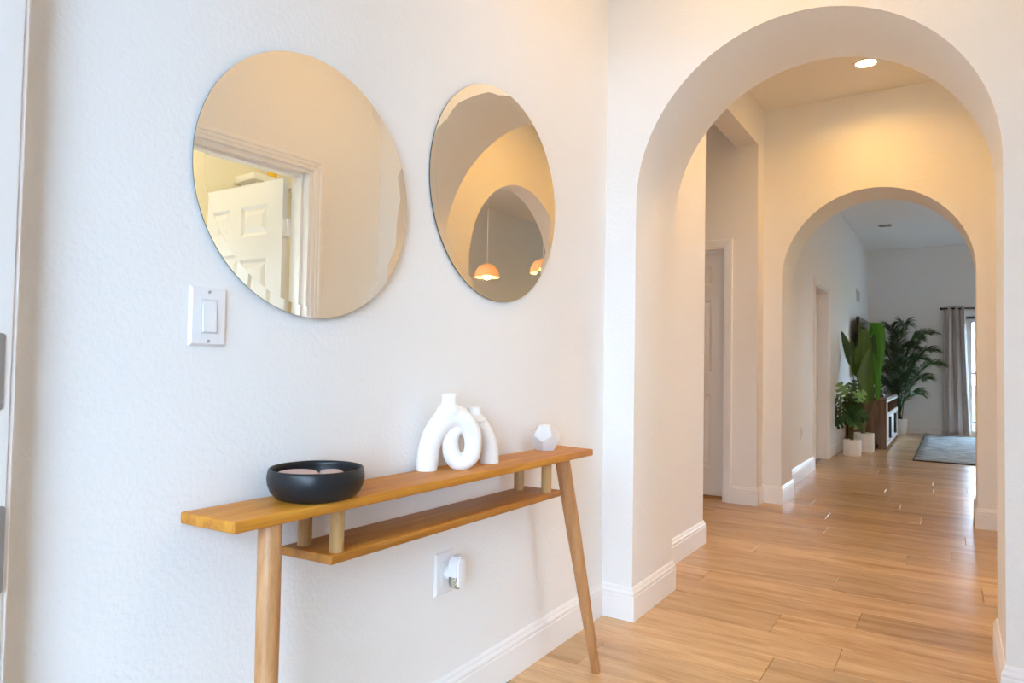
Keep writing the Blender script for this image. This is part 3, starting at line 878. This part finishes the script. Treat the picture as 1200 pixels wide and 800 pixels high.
for (x, y) in ((0.140, 1.015), (0.045, 1.010), (0.160, 1.865), (0.070, 1.845)):
    tube('dowel_post', [(x - 0.1, y - 1.45, SZ_), (x - 0.1, y - 1.45, SZ_ + 0.045), (x - 0.1, y - 1.45, TZ - TT)], 0.0155 if y < 1.5 else 0.0160, DOWEL, ct, seg=28)
def leg(a, b_, ra, rb):
    A, B = Vector(a) - Vector((0.1, 1.45, 0)), Vector(b_) - Vector((0.1, 1.45, 0))
    d_ = (B - A) / (B - A).length
    pts = [A, A + (B - A) * 0.3, A + (B - A) * 0.65, B - d_ * 0.004, B]
    v, f = tube_geo([(0, 0, 0), (0, 0, -1)], 1.0, 6)
    verts, faces = tube_geo(pts, [ra, ra * 0.97, (ra + rb) * 0.5, rb, rb * 0.85], 32)
    zt = A.z
    verts = [Vector((q.x, q.y, min(max(q.z, 0.0), TZ - TT))) for q in verts]
    # square the top against the tabletop: move the first ring onto it along the leg
    for i in range(32):
        q = verts[i]; k = (TZ - TT - q.z) / d_.z
        verts[i] = q + d_ * k
    o = mk('leg', verts, faces, LEGWOOD, ct, smooth=True)
    o.data.set_sharp_from_angle(angle=0.9)
    return o
leg((0.135, 0.850, 0.722), (0.215, 0.790, 0.0), 0.0225, 0.0150)
leg((0.158, 1.972, 0.722), (0.222, 2.112, 0.0), 0.0245, 0.0150)

# ------------------------------------------------------------------ bowl and ornaments
TOPZ = TZ
bw_ = empty('black_bowl', (0.0985, 0.992, TOPZ))
tag(bw_, 'round matte black bowl holding flat pink ornaments, at the left end of the console', 'bowl')
lathe('body', [(0, 0.0), (0.070, 0.0), (0.082, 0.004), (0.093, 0.016), (0.0995, 0.032), (0.101, 0.046), (0.0990, 0.058), (0.0975, 0.0635), (0.0955, 0.0650), (0.0930, 0.0640),
               (0.0925, 0.056), (0.0925, 0.040), (0.086, 0.022), (0.070, 0.011), (0, 0.008)], BLACKBOWL, bw_, seg=96, angle=1.2)
def stone(x, y, z, r_, h_, label):
    n_ = 8
    prof = [(0, 0)] + [(r_ - h_ / 2 + h_ / 2 * math.sin(PI * k / n_), h_ / 2 - h_ / 2 * math.cos(PI * k / n_)) for k in range(n_ + 1)] + [(0, h_)]
    o = lathe('pink_ornament', prof, PINKSTONE, None, (x, y, z), seg=48, angle=1.0)
    tag(o, label, 'ornament', 'flat pink ornaments in the bowl')
stone(0.066, 0.968, TOPZ + 0.026, 0.0475, 0.029, 'largest flat pink round ornament in the black bowl, on the left')
stone(0.084, 1.046, TOPZ + 0.030, 0.027, 0.020, 'small flat pink round ornament at the back right of the black bowl')
stone(0.130, 1.010, TOPZ + 0.030, 0.032, 0.024, 'flat pink round ornament half hidden by the front rim of the black bowl')

# ------------------------------------------------------------------ looped vases
def catmull(pts, n_=8):
    out = []
    P = [Vector(p) for p in pts]
    P = [P[0] * 2 - P[1]] + P + [P[-1] * 2 - P[-2]]
    for i in range(1, len(P) - 2):
        for k in range(n_):
            t = k / n_
            a, b_, c, d = P[i - 1], P[i], P[i + 1], P[i + 2]
            out.append(0.5 * ((2 * b_) + (c - a) * t + (2 * a - 5 * b_ + 4 * c - d) * t * t + (3 * b_ - a - 3 * c + d) * t ** 3))
    out.append(P[-2])
    return out
def loop_vase(name, loc, ang, s, label, flip=1, rf=1.12):
    # centre line in the vase's own plane: (u, z, radius) in metres
    k = 1 / 2835.0
    raw = [(186, 690, 72), (186, 640, 74), (196, 520, 73), (226, 410, 74), (282, 318, 78), (355, 262, 84), (435, 270, 80), (500, 325, 72), (543, 400, 66), (552, 480, 62), (536, 560, 62), (490, 604, 62),
           (455, 612, 62), (416, 598, 62), (378, 545, 60), (368, 470, 56), (378, 400, 52), (408, 352, 50), (445, 330, 50)]
    pts = [((u - 371) * k * flip, 0.0, (664 - z) * k, r_ * k) for u, z, r_ in [(a, b, c * rf) for a, b, c in raw]]
    sp = catmull([Vector((p[0], p[1], p[2])) for p in pts], 6)
    rr = catmull([Vector((p[3], 0, 0)) for p in pts], 6)
    verts, faces = tube_geo(sp, [q.x for q in rr], 20)
    verts = [Vector(v_) for v_ in verts]
    # neck
    nk = catmull([Vector(((355 - 371) * k * flip, 0, (664 - z) * k)) for z in (290, 220, 175, 130, 84)], 4)
    nrr = [q * rf / 1.12 for q in [0.026, 0.030, 0.0335, 0.0355, 0.0365, 0.0358, 0.0335, 0.0300, 0.0268, 0.0235, 0.0226, 0.0221, 0.0219, 0.0218, 0.0218, 0.0220, 0.0222]]
    v2, f2 = tube_geo(nk, nrr[:len(nk)], 20)
    o_ = len(verts)
    verts += [Vector(q) for q in v2]; faces += [tuple(i + o_ for i in f_) for f_ in f2]
    me = bpy.data.meshes.new(name); me.from_pydata([tuple(q * s) for q in verts], [], faces)
    tmp = bpy.data.objects.new('tmp', me); COL.objects.link(tmp)
    md = tmp.modifiers.new('r', 'REMESH'); md.mode = 'VOXEL'; md.voxel_size = 0.0022 * s / 0.9; md.use_smooth_shade = True
    sm = tmp.modifiers.new('s', 'SMOOTH'); sm.iterations = 6; sm.factor = 0.5
    dg = bpy.context.evaluated_depsgraph_get()
    me2 = bpy.data.meshes.new_from_object(tmp.evaluated_get(dg))
    bpy.data.objects.remove(tmp)
    bm = bmesh.new(); bm.from_mesh(me2)
    bmesh.ops.bisect_plane(bm, geom=bm.verts[:] + bm.edges[:] + bm.faces[:], plane_co=(0, 0, 0.0), plane_no=(0, 0, -1), clear_outer=True)
    ed = [e_ for e_ in bm.edges if e_.is_boundary]
    if ed: bmesh.ops.holes_fill(bm, edges=ed)
    root = empty(name, loc, ang)
    tag(root, label, 'vase', 'white looped ceramic vases')
    from_bm('body', bm, CERAMIC, root, smooth=True, angle=0.9)
    top = (664 - 84) * k * s
    # mouth rim with a dark opening
    lathe('mouth', [(0.0128 * s, -0.012), (0.0128 * s, 0.0012), (0.0150 * s, 0.0018), (0.0170 * s, 0.0010), (0.0170 * s, -0.002), (0.014 * s, -0.006)], CERAMIC, root, ((355 - 371) * k * flip * s, 0, top), seg=32)
    return root
loop_vase('looped_vase', (0.083, 1.472, TOPZ), math.radians(52), 1.0, 'larger white looped vase standing in front of the smaller one on the console')
loop_vase('looped_vase', (0.066, 1.596, TOPZ), math.radians(52), 0.80, 'smaller white looped vase half hidden behind the larger looped vase', flip=-1, rf=1.32)

# ------------------------------------------------------------------ dodecahedron candle holder
def dodecahedron(loc, size, rz, label):
    phi = (1 + 5 ** 0.5) / 2
    V = [Vector((x, y, z)) for x in (-1, 1) for y in (-1, 1) for z in (-1, 1)]
    for a in (-1, 1):
        for b_ in (-1, 1):
            V += [Vector((0, a / phi, b_ * phi)), Vector((a / phi, b_ * phi, 0)), Vector((a * phi, 0, b_ / phi))]
    N = []
    for a in (-1, 1):
        for b_ in (-1, 1):
            N += [Vector((0, a * phi, b_)), Vector((a, 0, b_ * phi)), Vector((a * phi, b_, 0))]
    # turn one face normal upward
    n0 = N[0].normalized()
    q = n0.rotation_difference(Vector((0, 0, 1)))
    V = [q @ v_ for v_ in V]; N = [(q @ n_).normalized() for n_ in N]
    faces = []
    for n_ in N:
        mx = max(v_.dot(n_) for v_ in V)
        idx = [i for i, v_ in enumerate(V) if v_.dot(n_) > mx - 0.01]
        c = sum((V[i] for i in idx), Vector()) / 5
        t = (V[idx[0]] - c).normalized(); b2 = n_.cross(t)
        idx.sort(key=lambda i: math.atan2((V[i] - c).dot(b2), (V[i] - c).dot(t)))
        faces.append((idx, n_))
    zmin = min(v_.z for v_ in V)
    sc_ = size / 2.0 / phi * 1.0
    # azimuth of an upper-ring face
    up = [n_ for _, n_ in faces if 0.2 < n_.z < 0.9][0]
    az = math.atan2(up.y, up.x)
    R_ = Matrix.Rotation(rz - az, 3, 'Z')
    V2 = [R_ @ Vector((v_.x, v_.y, v_.z - zmin)) * sc_ for v_ in V]
    bm = bmesh.new()
    bv = [bm.verts.new(v_) for v_ in V2]
    topf = None
    for idx, n_ in faces:
        fc = bm.faces.new([bv[i] for i in idx])
        if n_.z > 0.95: topf = fc
    bmesh.ops.recalc_face_normals(bm, faces=bm.faces)
    bmesh.ops.bevel(bm, geom=list(bm.edges), offset=0.0007, segments=1, affect='EDGES')
    o = from_bm('faceted_candle_holder', bm, CONCRETE, None, loc)
    tag(o, label, 'candle holder')
    h_ = max(v_.z for v_ in V2)
    lathe('candle_well', [(0.0, 0.0004), (0.0185, 0.0004), (0.0195, 0.0012), (0.021, 0.0002)], POT, o, (0, 0, h_), seg=32)
dodecahedron((0.074, 2.004, TOPZ), 0.098, math.atan2(0 - 2.01, 1.236 - 0.078) - 0.22, 'small pale grey twelve-sided faceted candle holder at the right end of the console')

# ------------------------------------------------------------------ far living room
# rug
rg = empty('area_rug', (2.05, 10.9, 0))
tag(rg, 'blue-grey distressed area rug on the wood floor before the glass door', 'rug')
verts, faces = [], []
X0, X1, YA, YZ = 0.86 - 2.05, 3.3 - 2.05, 9.06 - 10.9, 12.70 - 10.9
NX, NY = 24, 30
for j in range(NY + 1):
    for i in range(NX + 1):
        x = X0 + (X1 - X0) * i / NX; y = YA + (YZ - YA) * j / NY
        cz = 0.03 * max(0, 1 - (math.hypot(x - X0, y - YZ) / 0.22)) ** 1.5
        verts.append((x, y, 0.009 + cz + 0.0008 * math.sin(x * 5 + y * 3)))
for j in range(NY):
    for i in range(NX):
        a = j * (NX + 1) + i
        faces.append((a, a + 1, a + NX + 2, a + NX + 1))
o = mk('pile', verts, faces, RUG, rg, smooth=True)
sm = o.modifiers.new('t', 'SOLIDIFY'); sm.thickness = 0.008; sm.offset = -1
boxes('binding', [((X0 - 0.012, YA - 0.03, 0.001), (X1 + .012, YA, 0.013))], RUGEDGE, rg)
boxes('binding', [((X0 + 0.2, YZ, 0.001), (X1 + .012, YZ + 0.03, 0.013))], RUGEDGE, rg)
boxes('binding', [((X0 - 0.012, YA, 0.001), (X0, YZ - .25, 0.012))], RUGEDGE, rg)

# media stand
ms = empty('media_stand', (0.27, 11.0, 0))
tag(ms, 'brown wooden media stand with white doors, black handles and front frame whitened as if window-lit along the left wall', 'media stand')
sx0, sx1, sy0, sy1, sh_ = -0.20, 0.245, -0.99, 0.95, 0.665
boxes('top_board', [((sx0, sy0 - 0.0, sh_ - 0.03), (sx1 + 0.006, sy1, sh_))], BROWNWOOD, ms, bevel=0.003)
for yy in (sy0, sy1 - 0.035):
    sd = boxes('side_panel', [((sx0, yy, 0.0), (sx0 + 0.06, yy + 0.035, sh_ - 0.03)), ((sx1 - 0.09, yy, 0.0), (sx1, yy + 0.035, sh_ - 0.03)), ((sx0 + .06, yy, sh_ - 0.10), (sx1 - .09, yy + 0.035, sh_ - 0.03)), ((sx0 + .06, yy + 0.0, 0.08), (sx1 - .09, yy + 0.035, 0.16)), ((sx0 + 0.06, yy + 0.012, 0.16), (sx1 - 0.09, yy + 0.025, sh_ - 0.10))], BROWNWOOD, ms)
boxes('back_panel', [((sx0, sy0 + 0.035, 0.06), (sx0 + 0.01, sy1 - 0.035, sh_ - 0.03))], BROWNWOOD, ms)
boxes('middle_shelf', [((sx0 + 0.01, sy0 + 0.035, 0.44), (sx1 - 0.02, sy1 - 0.035, 0.46))], BROWNWOOD, ms)
boxes('bottom_shelf', [((sx0 + 0.01, sy0 + 0.035, 0.06), (sx1 - 0.02, sy1 - 0.035, 0.08))], BROWNWOOD, ms)
for k in range(1, 4):
    yy = sy0 + (sy1 - sy0) * k / 4
    boxes('divider', [((sx0 + 0.01, yy - 0.01, 0.46), (sx1 - 0.02, yy + 0.01, sh_ - 0.03))], BROWNWOOD, ms)
boxes('window_lit_frame', [((sx1, sy0, sh_ - 0.055), (sx1 + 0.012, sy1, sh_ - 0.03)), ((sx1, sy0, 0.425), (sx1 + 0.012, sy1, 0.47)), ((sx1, sy0, 0.05), (sx1 + 0.012, sy0 + 0.045, 0.425)), ((sx1, sy1 - .045, 0.05), (sx1 + 0.012, sy1, 0.425)), ((sx1, sy0, 0.47), (sx1 + 0.012, sy0 + 0.04, sh_ - .055)), ((sx1, sy0 + .045, 0.05), (sx1 + .012, sy1 - .045, 0.085))], WHITEWOOD, ms)  # window light on the brown front frame put into white colour
for k in range(4):
    ya = sy0 + 0.05 + k * (sy1 - sy0 - 0.1) / 4
    yb_ = ya + (sy1 - sy0 - 0.1) / 4 - 0.006
    dd = boxes('door', [((sx1 - 0.02, ya, 0.09), (sx1 - 0.002, yb_, 0.42))], WHITEWOOD, ms, bevel=0.002)
    yh_ = yb_ - 0.04 if k % 2 == 0 else ya + 0.04
    boxes('handle', [((sx1 - 0.002, yh_ - 0.012, 0.12), (sx1 + 0.022, yh_ + 0.012, 0.40))], BLACKMETAL, dd)

dc = empty('dark_ornament', (0.42, 10.32, sh_)); tag(dc, 'small dark brown rounded ornament on the near end of the media stand', 'ornament')
lathe('body', [(0, 0), (0.045, 0), (0.052, 0.02), (0.045, 0.05), (0.02, 0.075), (0, 0.08)], plain('dark_brown_ceramic', (0.06, 0.035, 0.03), 0.4), dc, seg=24)
tube('stalk', [(0, 0, 0.078), (0.004, 0, 0.105)], 0.004, TRUNK, dc, seg=8)

# television on the left wall
tv = empty('television', (XL, 11.28, 1.35))
tag(tv, 'large black flat television mounted on the left living room wall above the media stand', 'television')
boxes('frame', [((0.075, -0.74, -0.42), (0.115, 0.74, 0.42))], BLACKMETAL, tv, bevel=0.003)
boxes('screen', [((0.1152, -0.73, -0.41), (0.1165, 0.73, 0.41))], SCREENM, tv)
boxes('mount', [((0.0, -0.25, -0.2), (0.02, 0.25, 0.2)), ((0.02, -0.05, -0.1), (0.075, 0.05, 0.1))], BLACKMETAL, tv)

# plants ------------------------------------------------------------
def pot(root, R_, h_):
    lathe('pot', [(0, 0), (R_ * 0.94, 0), (R_ * 0.97, 0.008), (R_, 0.02), (R_, h_ - 0.006), (R_ * 0.985, h_), (R_ * 0.93, h_), (R_ * 0.92, h_ - 0.03), (0, h_ - 0.03)], POT, root, seg=40)
    lathe('soil', [(0, h_ - 0.022), (R_ * 0.915, h_ - 0.026), (R_ * .915, h_ - .0299), (0, h_ - .0299)], SOIL, root, seg=24)

def blade(name, pts, wid, mat, parent, normal=(0, -1, 0), fold=0.35, prof=None, n_=16, m_=6, wave=0.0):
    """broad leaf along a curved midrib"""
    sp = catmull([Vector(p) for p in pts], max(2, n_ // (len(pts) - 1)))
    N_ = Vector(normal).normalized()
    verts, faces = [], []
    K = len(sp)
    for i, p in enumerate(sp):
        t = i / (K - 1)
        tg = (sp[min(i + 1, K - 1)] - sp[max(i - 1, 0)]).normalized()
        sdir = tg.cross(N_)
        if sdir.length < 1e-4: sdir = Vector((1, 0, 0))
        sdir.normalize()
        nn = sdir.cross(tg)
        w_ = (prof(t) if prof else math.sin(PI * min(1, t ** 0.75)) ** 0.6) * wid / 2
        for j in range(-m_ // 2, m_ // 2 + 1):
            s = j / (m_ / 2)
            verts.append(p + sdir * (w_ * s) + nn * (abs(s) * w_ * fold + wave * math.sin(t * 18 + s) * abs(s)))
    c = m_ + 1
    for i in range(K - 1):
        for j in range(m_):
            a = i * c + j
            faces.append((a, a + 1, a + c + 1, a + c))
    return mk(name, verts, faces, mat, parent, smooth=True)

bp_ = Vector((0.295, 9.60, 0))
bn = empty('paddle_leaf_plant', bp_)
tag(bn, 'tall plant with broad upright bright green paddle leaves in white pot beside the media stand', 'potted plant')
pot(bn, 0.117, 0.235)
ban = [  # base, mid, tip, width, normal, material
    ([(0.168, 9.5, 1.07), (0.118, 9.5, 1.29), (0.011 + .045, 9.46, 1.514)], 0.10, (0.3, -1, 0.1), LEAF_BAN),
    ([(0.205, 9.72, 0.93), (0.165, 9.75, 1.17), (0.125, 9.78, 1.43)], 0.10, (0.2, -1, 0), LEAF_BAN),
    ([(0.236, 9.62, 1.05), (0.250, 9.62, 1.38), (0.243, 9.60, 1.655)], 0.06, (0.2, -1, 0), LEAF_BAN),
    ([(0.275, 9.48, 1.00), (0.312, 9.45, 1.275), (0.335, 9.42, 1.551)], 0.18, (0.1, -1, 0), LEAF_BAN),
    ([(0.335, 9.62, 0.75), (0.395, 9.60, 1.15), (0.410, 9.60, 1.50)], 0.15, (0.0, -1, 0.1), LEAF_BAN),
    ([(0.375, 9.52, 1.45), (0.425, 9.47, 1.580), (0.478, 9.43, 1.48), (0.492, 9.42, 1.25), (0.455, 9.42, 0.80)], 0.13, (0.55, -0.8, 0.1), LEAF_BAN_BACKLIT),
    ([(0.375, 9.35, 0.60), (0.335, 9.40, 0.957), (0.387, 9.40, 1.295)], 0.17, (0.05, -1, 0.05), LEAF_BAN),
    ([(0.470, 9.36, 0.66), (0.462, 9.34, 0.95), (0.420, 9.34, 1.24)], 0.07, (0.3, -1, 0), LEAF_BAN_BACKLIT),
    ([(0.250, 9.66, 0.85), (0.275, 9.70, 1.10), (0.262, 9.72, 1.34)], 0.12, (0.0, -1, 0), LEAF_BAN),
]
for pts, wd, nm, mt in ban:
    pp = [Vector(p) - bp_ for p in pts]
    blade('leaf', pp, wd, mt, bn, nm, n_=16, wave=0.003)
    b0 = Vector((random.uniform(-0.03, 0.03), random.uniform(-0.03, 0.03), 0.21))
    t0 = pp[0]
    tube('stem', [b0, b0.lerp(t0, 0.5) + Vector((0, 0, 0.03)), t0 + (pp[1] - pp[0]) * 0.15], [0.009, 0.007, 0.004], STEM, bn, seg=8)

# monstera
mp_ = Vector((0.225, 9.05, 0))
mo = empty('monstera_plant', mp_)
tag(mo, 'short bushy plant with split dark green leaves in the nearest white pot', 'potted plant')
pot(mo, 0.097, 0.195)
def split_leaf(c, direction, normal, L_, W_, mat):
    """heart-shaped leaf with deep side slits"""
    T = Vector(direction).normalized(); N_ = Vector(normal).normalized()
    S_ = T.cross(N_).normalized(); N_ = S_.cross(T)
    verts, faces = [], []
    n_ = 4
    def P(t, s): 
        q = Vector(c) + T * (t * L_) + S_ * (s * W_ / 2) + N_ * (-0.15 * L_ * (t - 0.4) ** 2 * 2 + 0.10 * W_ * abs(s))
        q.x = max(q.x, XL + 0.015 - mp_.x)
        return q
    prof = lambda t: (math.sin(PI * min(1, (t + 0.10) / 1.10) ** 0.8)) ** 0.7 if t < 1 else 0.02
    for sd in (-1, 1):
        for i in range(n_):
            t0, t1 = i / n_, (i + 0.74) / n_
            t2 = (i + 1) / n_
            tm = (t0 + t1) / 2
            w0 = prof(tm)
            o_ = len(verts)
            verts += [P(t0, 0), P(t2, 0), P(t2 + 0.01, sd * 0.30 * w0), P(t1 + 0.02, sd * 0.42 * w0), P(t1 + 0.08, sd * w0 * 0.95), P(t0 + 0.09, sd * w0), P(t0 + 0.02, sd * 0.4 * w0)]
            faces.append(tuple(o_ + k for k in range(7)))
    return mk('leaf', verts, faces, mat, mo)
ml = [((.154, 9.05, .75), (-.55, -.1, .8), LEAF_MON2, .20), ((.062, 9.02, .655), (-1, -.2, .35), LEAF_MON, .15), ((.062, 9.0, .52), (-1, -.3, .1), LEAF_MON, .16), ((.10, 9.0, .40), (-.8, -.3, -.5), LEAF_MON, .17),
      ((.265, 9.0, .52), (.9, -.3, -.2), LEAF_MON, .18), ((.30, 9.02, .46), (1, -.1, -.15), LEAF_MON, .15), ((.20, 9.05, .62), (.1, -.3, 1), LEAF_MON, .18), ((.235, 9.1, .80), (.1, .2, .9), LEAF_MON, .16),
      ((.28, 9.05, .70), (.8, -.1, .6), LEAF_MON2, .16), ((.19, 8.98, .50), (-.4, -.5, -.3), LEAF_MON, .18), ((.24, 8.97, .42), (.5, -.5, -.6), LEAF_MON, .18), ((.15, 9.1, .57), (-.7, .3, .4), LEAF_MON, .17),
      ((.24, 9.15, .58), (.4, .6, .4), LEAF_MON, .17), ((.16, 9.0, .45), (-.9, -.2, -.2), LEAF_MON, .17), ((.21, 9.0, .56), (.3, -.6, .3), LEAF_MON, .16)]
for c, d_, mt, L_ in ml:
    cc = Vector(c) - mp_
    nm = Vector((0.15, -1, 0.35)) + Vector((random.uniform(-.3, .3), 0, random.uniform(-.2, .3)))
    dv = Vector(d_).normalized()
    st = cc - dv * L_ * 0.35
    split_leaf(st, dv, nm, L_ * 1.05, L_ * 1.0, mt)
    b0 = Vector((random.uniform(-0.02, 0.02), random.uniform(-0.02, 0.02), 0.17))
    tube('stem', [b0, Vector((st.x * 0.4, st.y * 0.4, (b0.z + st.z) / 2 + 0.03)), st], [0.006, 0.0045, 0.003], STEM, mo, seg=6)
tube('trunk', [(0.0, 0, 0.168), (0.005, 0, 0.27), (0.0, 0, 0.40)], [0.016, 0.014, 0.010], TRUNK, mo, seg=10)

# palm
pp_ = Vector((0.505, 12.62, 0))
pa = empty('potted_palm', pp_)
tag(pa, 'large dark green feathery palm in a white pot behind the media stand', 'potted plant')
pot(pa, 0.118, 0.245)
def frond(tip, L_sag, wid, seed):
    rr = random.Random(seed)
    base = Vector((rr.uniform(-0.04, 0.04), rr.uniform(-0.04, 0.04), 0.22))
    tip = Vector(tip) - pp_
    mid = Vector((tip.x * 0.28 + base.x * .5, tip.y * 0.28, tip.z * 0.62 + 0.10))
    sp = catmull([base, mid, Vector((tip.x * 0.70, tip.y * 0.70, tip.z * 0.93 + L_sag * .5 + 0.05)), tip], 12)
    v, f = tube_geo(sp, [0.006 * (1 - 0.8 * i / (len(sp) - 1)) + 0.001 for i in range(len(sp))], 6)
    v = [Vector(q) for q in v]
    K = len(sp)
    for i in range(int(K * 0.34), K):
        for h2 in (0, 0.5):
            if i == K - 1 and h2: continue
            p = sp[i].lerp(sp[min(i + 1, K - 1)], h2)
            t = (i + h2) / (K - 1)
            tg = (sp[min(i + 1, K - 1)] - sp[i - 1]).normalized()
            side = tg.cross(Vector((0, 0, 1)))
            if side.length < 0.1: side = Vector((1, 0, 0))
            side.normalize()
            ln = wid * (math.sin(PI * min(1, 0.15 + (t - 0.34) / 0.66 * 0.70)) ** 0.8) + 0.015
            for sd in (-1, 1):
                a = rr.uniform(0.35, 0.75)
                dr = (side * sd * (1.0 - 0.35 * t) + tg * (0.35 + 0.35 * t + 0.3 * a) + Vector((0, 0, 0.30 + rr.uniform(-.25, .15)))).normalized()
                L2 = ln * rr.uniform(0.85, 1.1)
                q1 = p + dr * (L2 * 0.55)
                q2 = p + dr * L2 + Vector((0, 0, -0.28 * L2))
                wv = dr.cross(Vector((0.2, -1, 0.3))).normalized() * 0.0050
                o_ = len(v)
                v += [p - wv * 0.4, p + wv * 0.4, q1 + wv, q1 - wv, q2]
                f += [(o_, o_ + 1, o_ + 2, o_ + 3), (o_ + 3, o_ + 2, o_ + 4)]
    for q in v: q.x = max(q.x, XL + 0.02 - pp_.x); q.y = min(q.y, YB - 0.03 - pp_.y)
    v = [Vector(q) for q in v]
    return mk('frond', v, f, LEAF_PALM, pa)
tips = [(.389, 12.4, 1.711), (.592, 12.45, 1.762), (.941, 12.4, 1.60), (.963, 12.3, 1.33), (1.05, 12.3, 1.115), (.279, 12.35, 1.046), (.20, 12.3, .86), (.25, 12.3, .64), (.766, 12.2, .66),
        (.881, 12.3, .90), (.473, 12.6, 1.60), (.78, 12.6, 1.54), (.36, 12.5, 1.40), (.66, 12.2, 1.20), (.45, 12.15, 1.10), (.85, 12.55, 1.20), (.55, 12.1, .90), (.30, 12.6, 1.25), (.70, 12.65, 1.40), (.65, 12.2, 1.0), (.40, 12.2, .80), (.58, 12.3, 1.40)]
for i, tp in enumerate(tips): frond(tp, 0.04, 0.25, i)
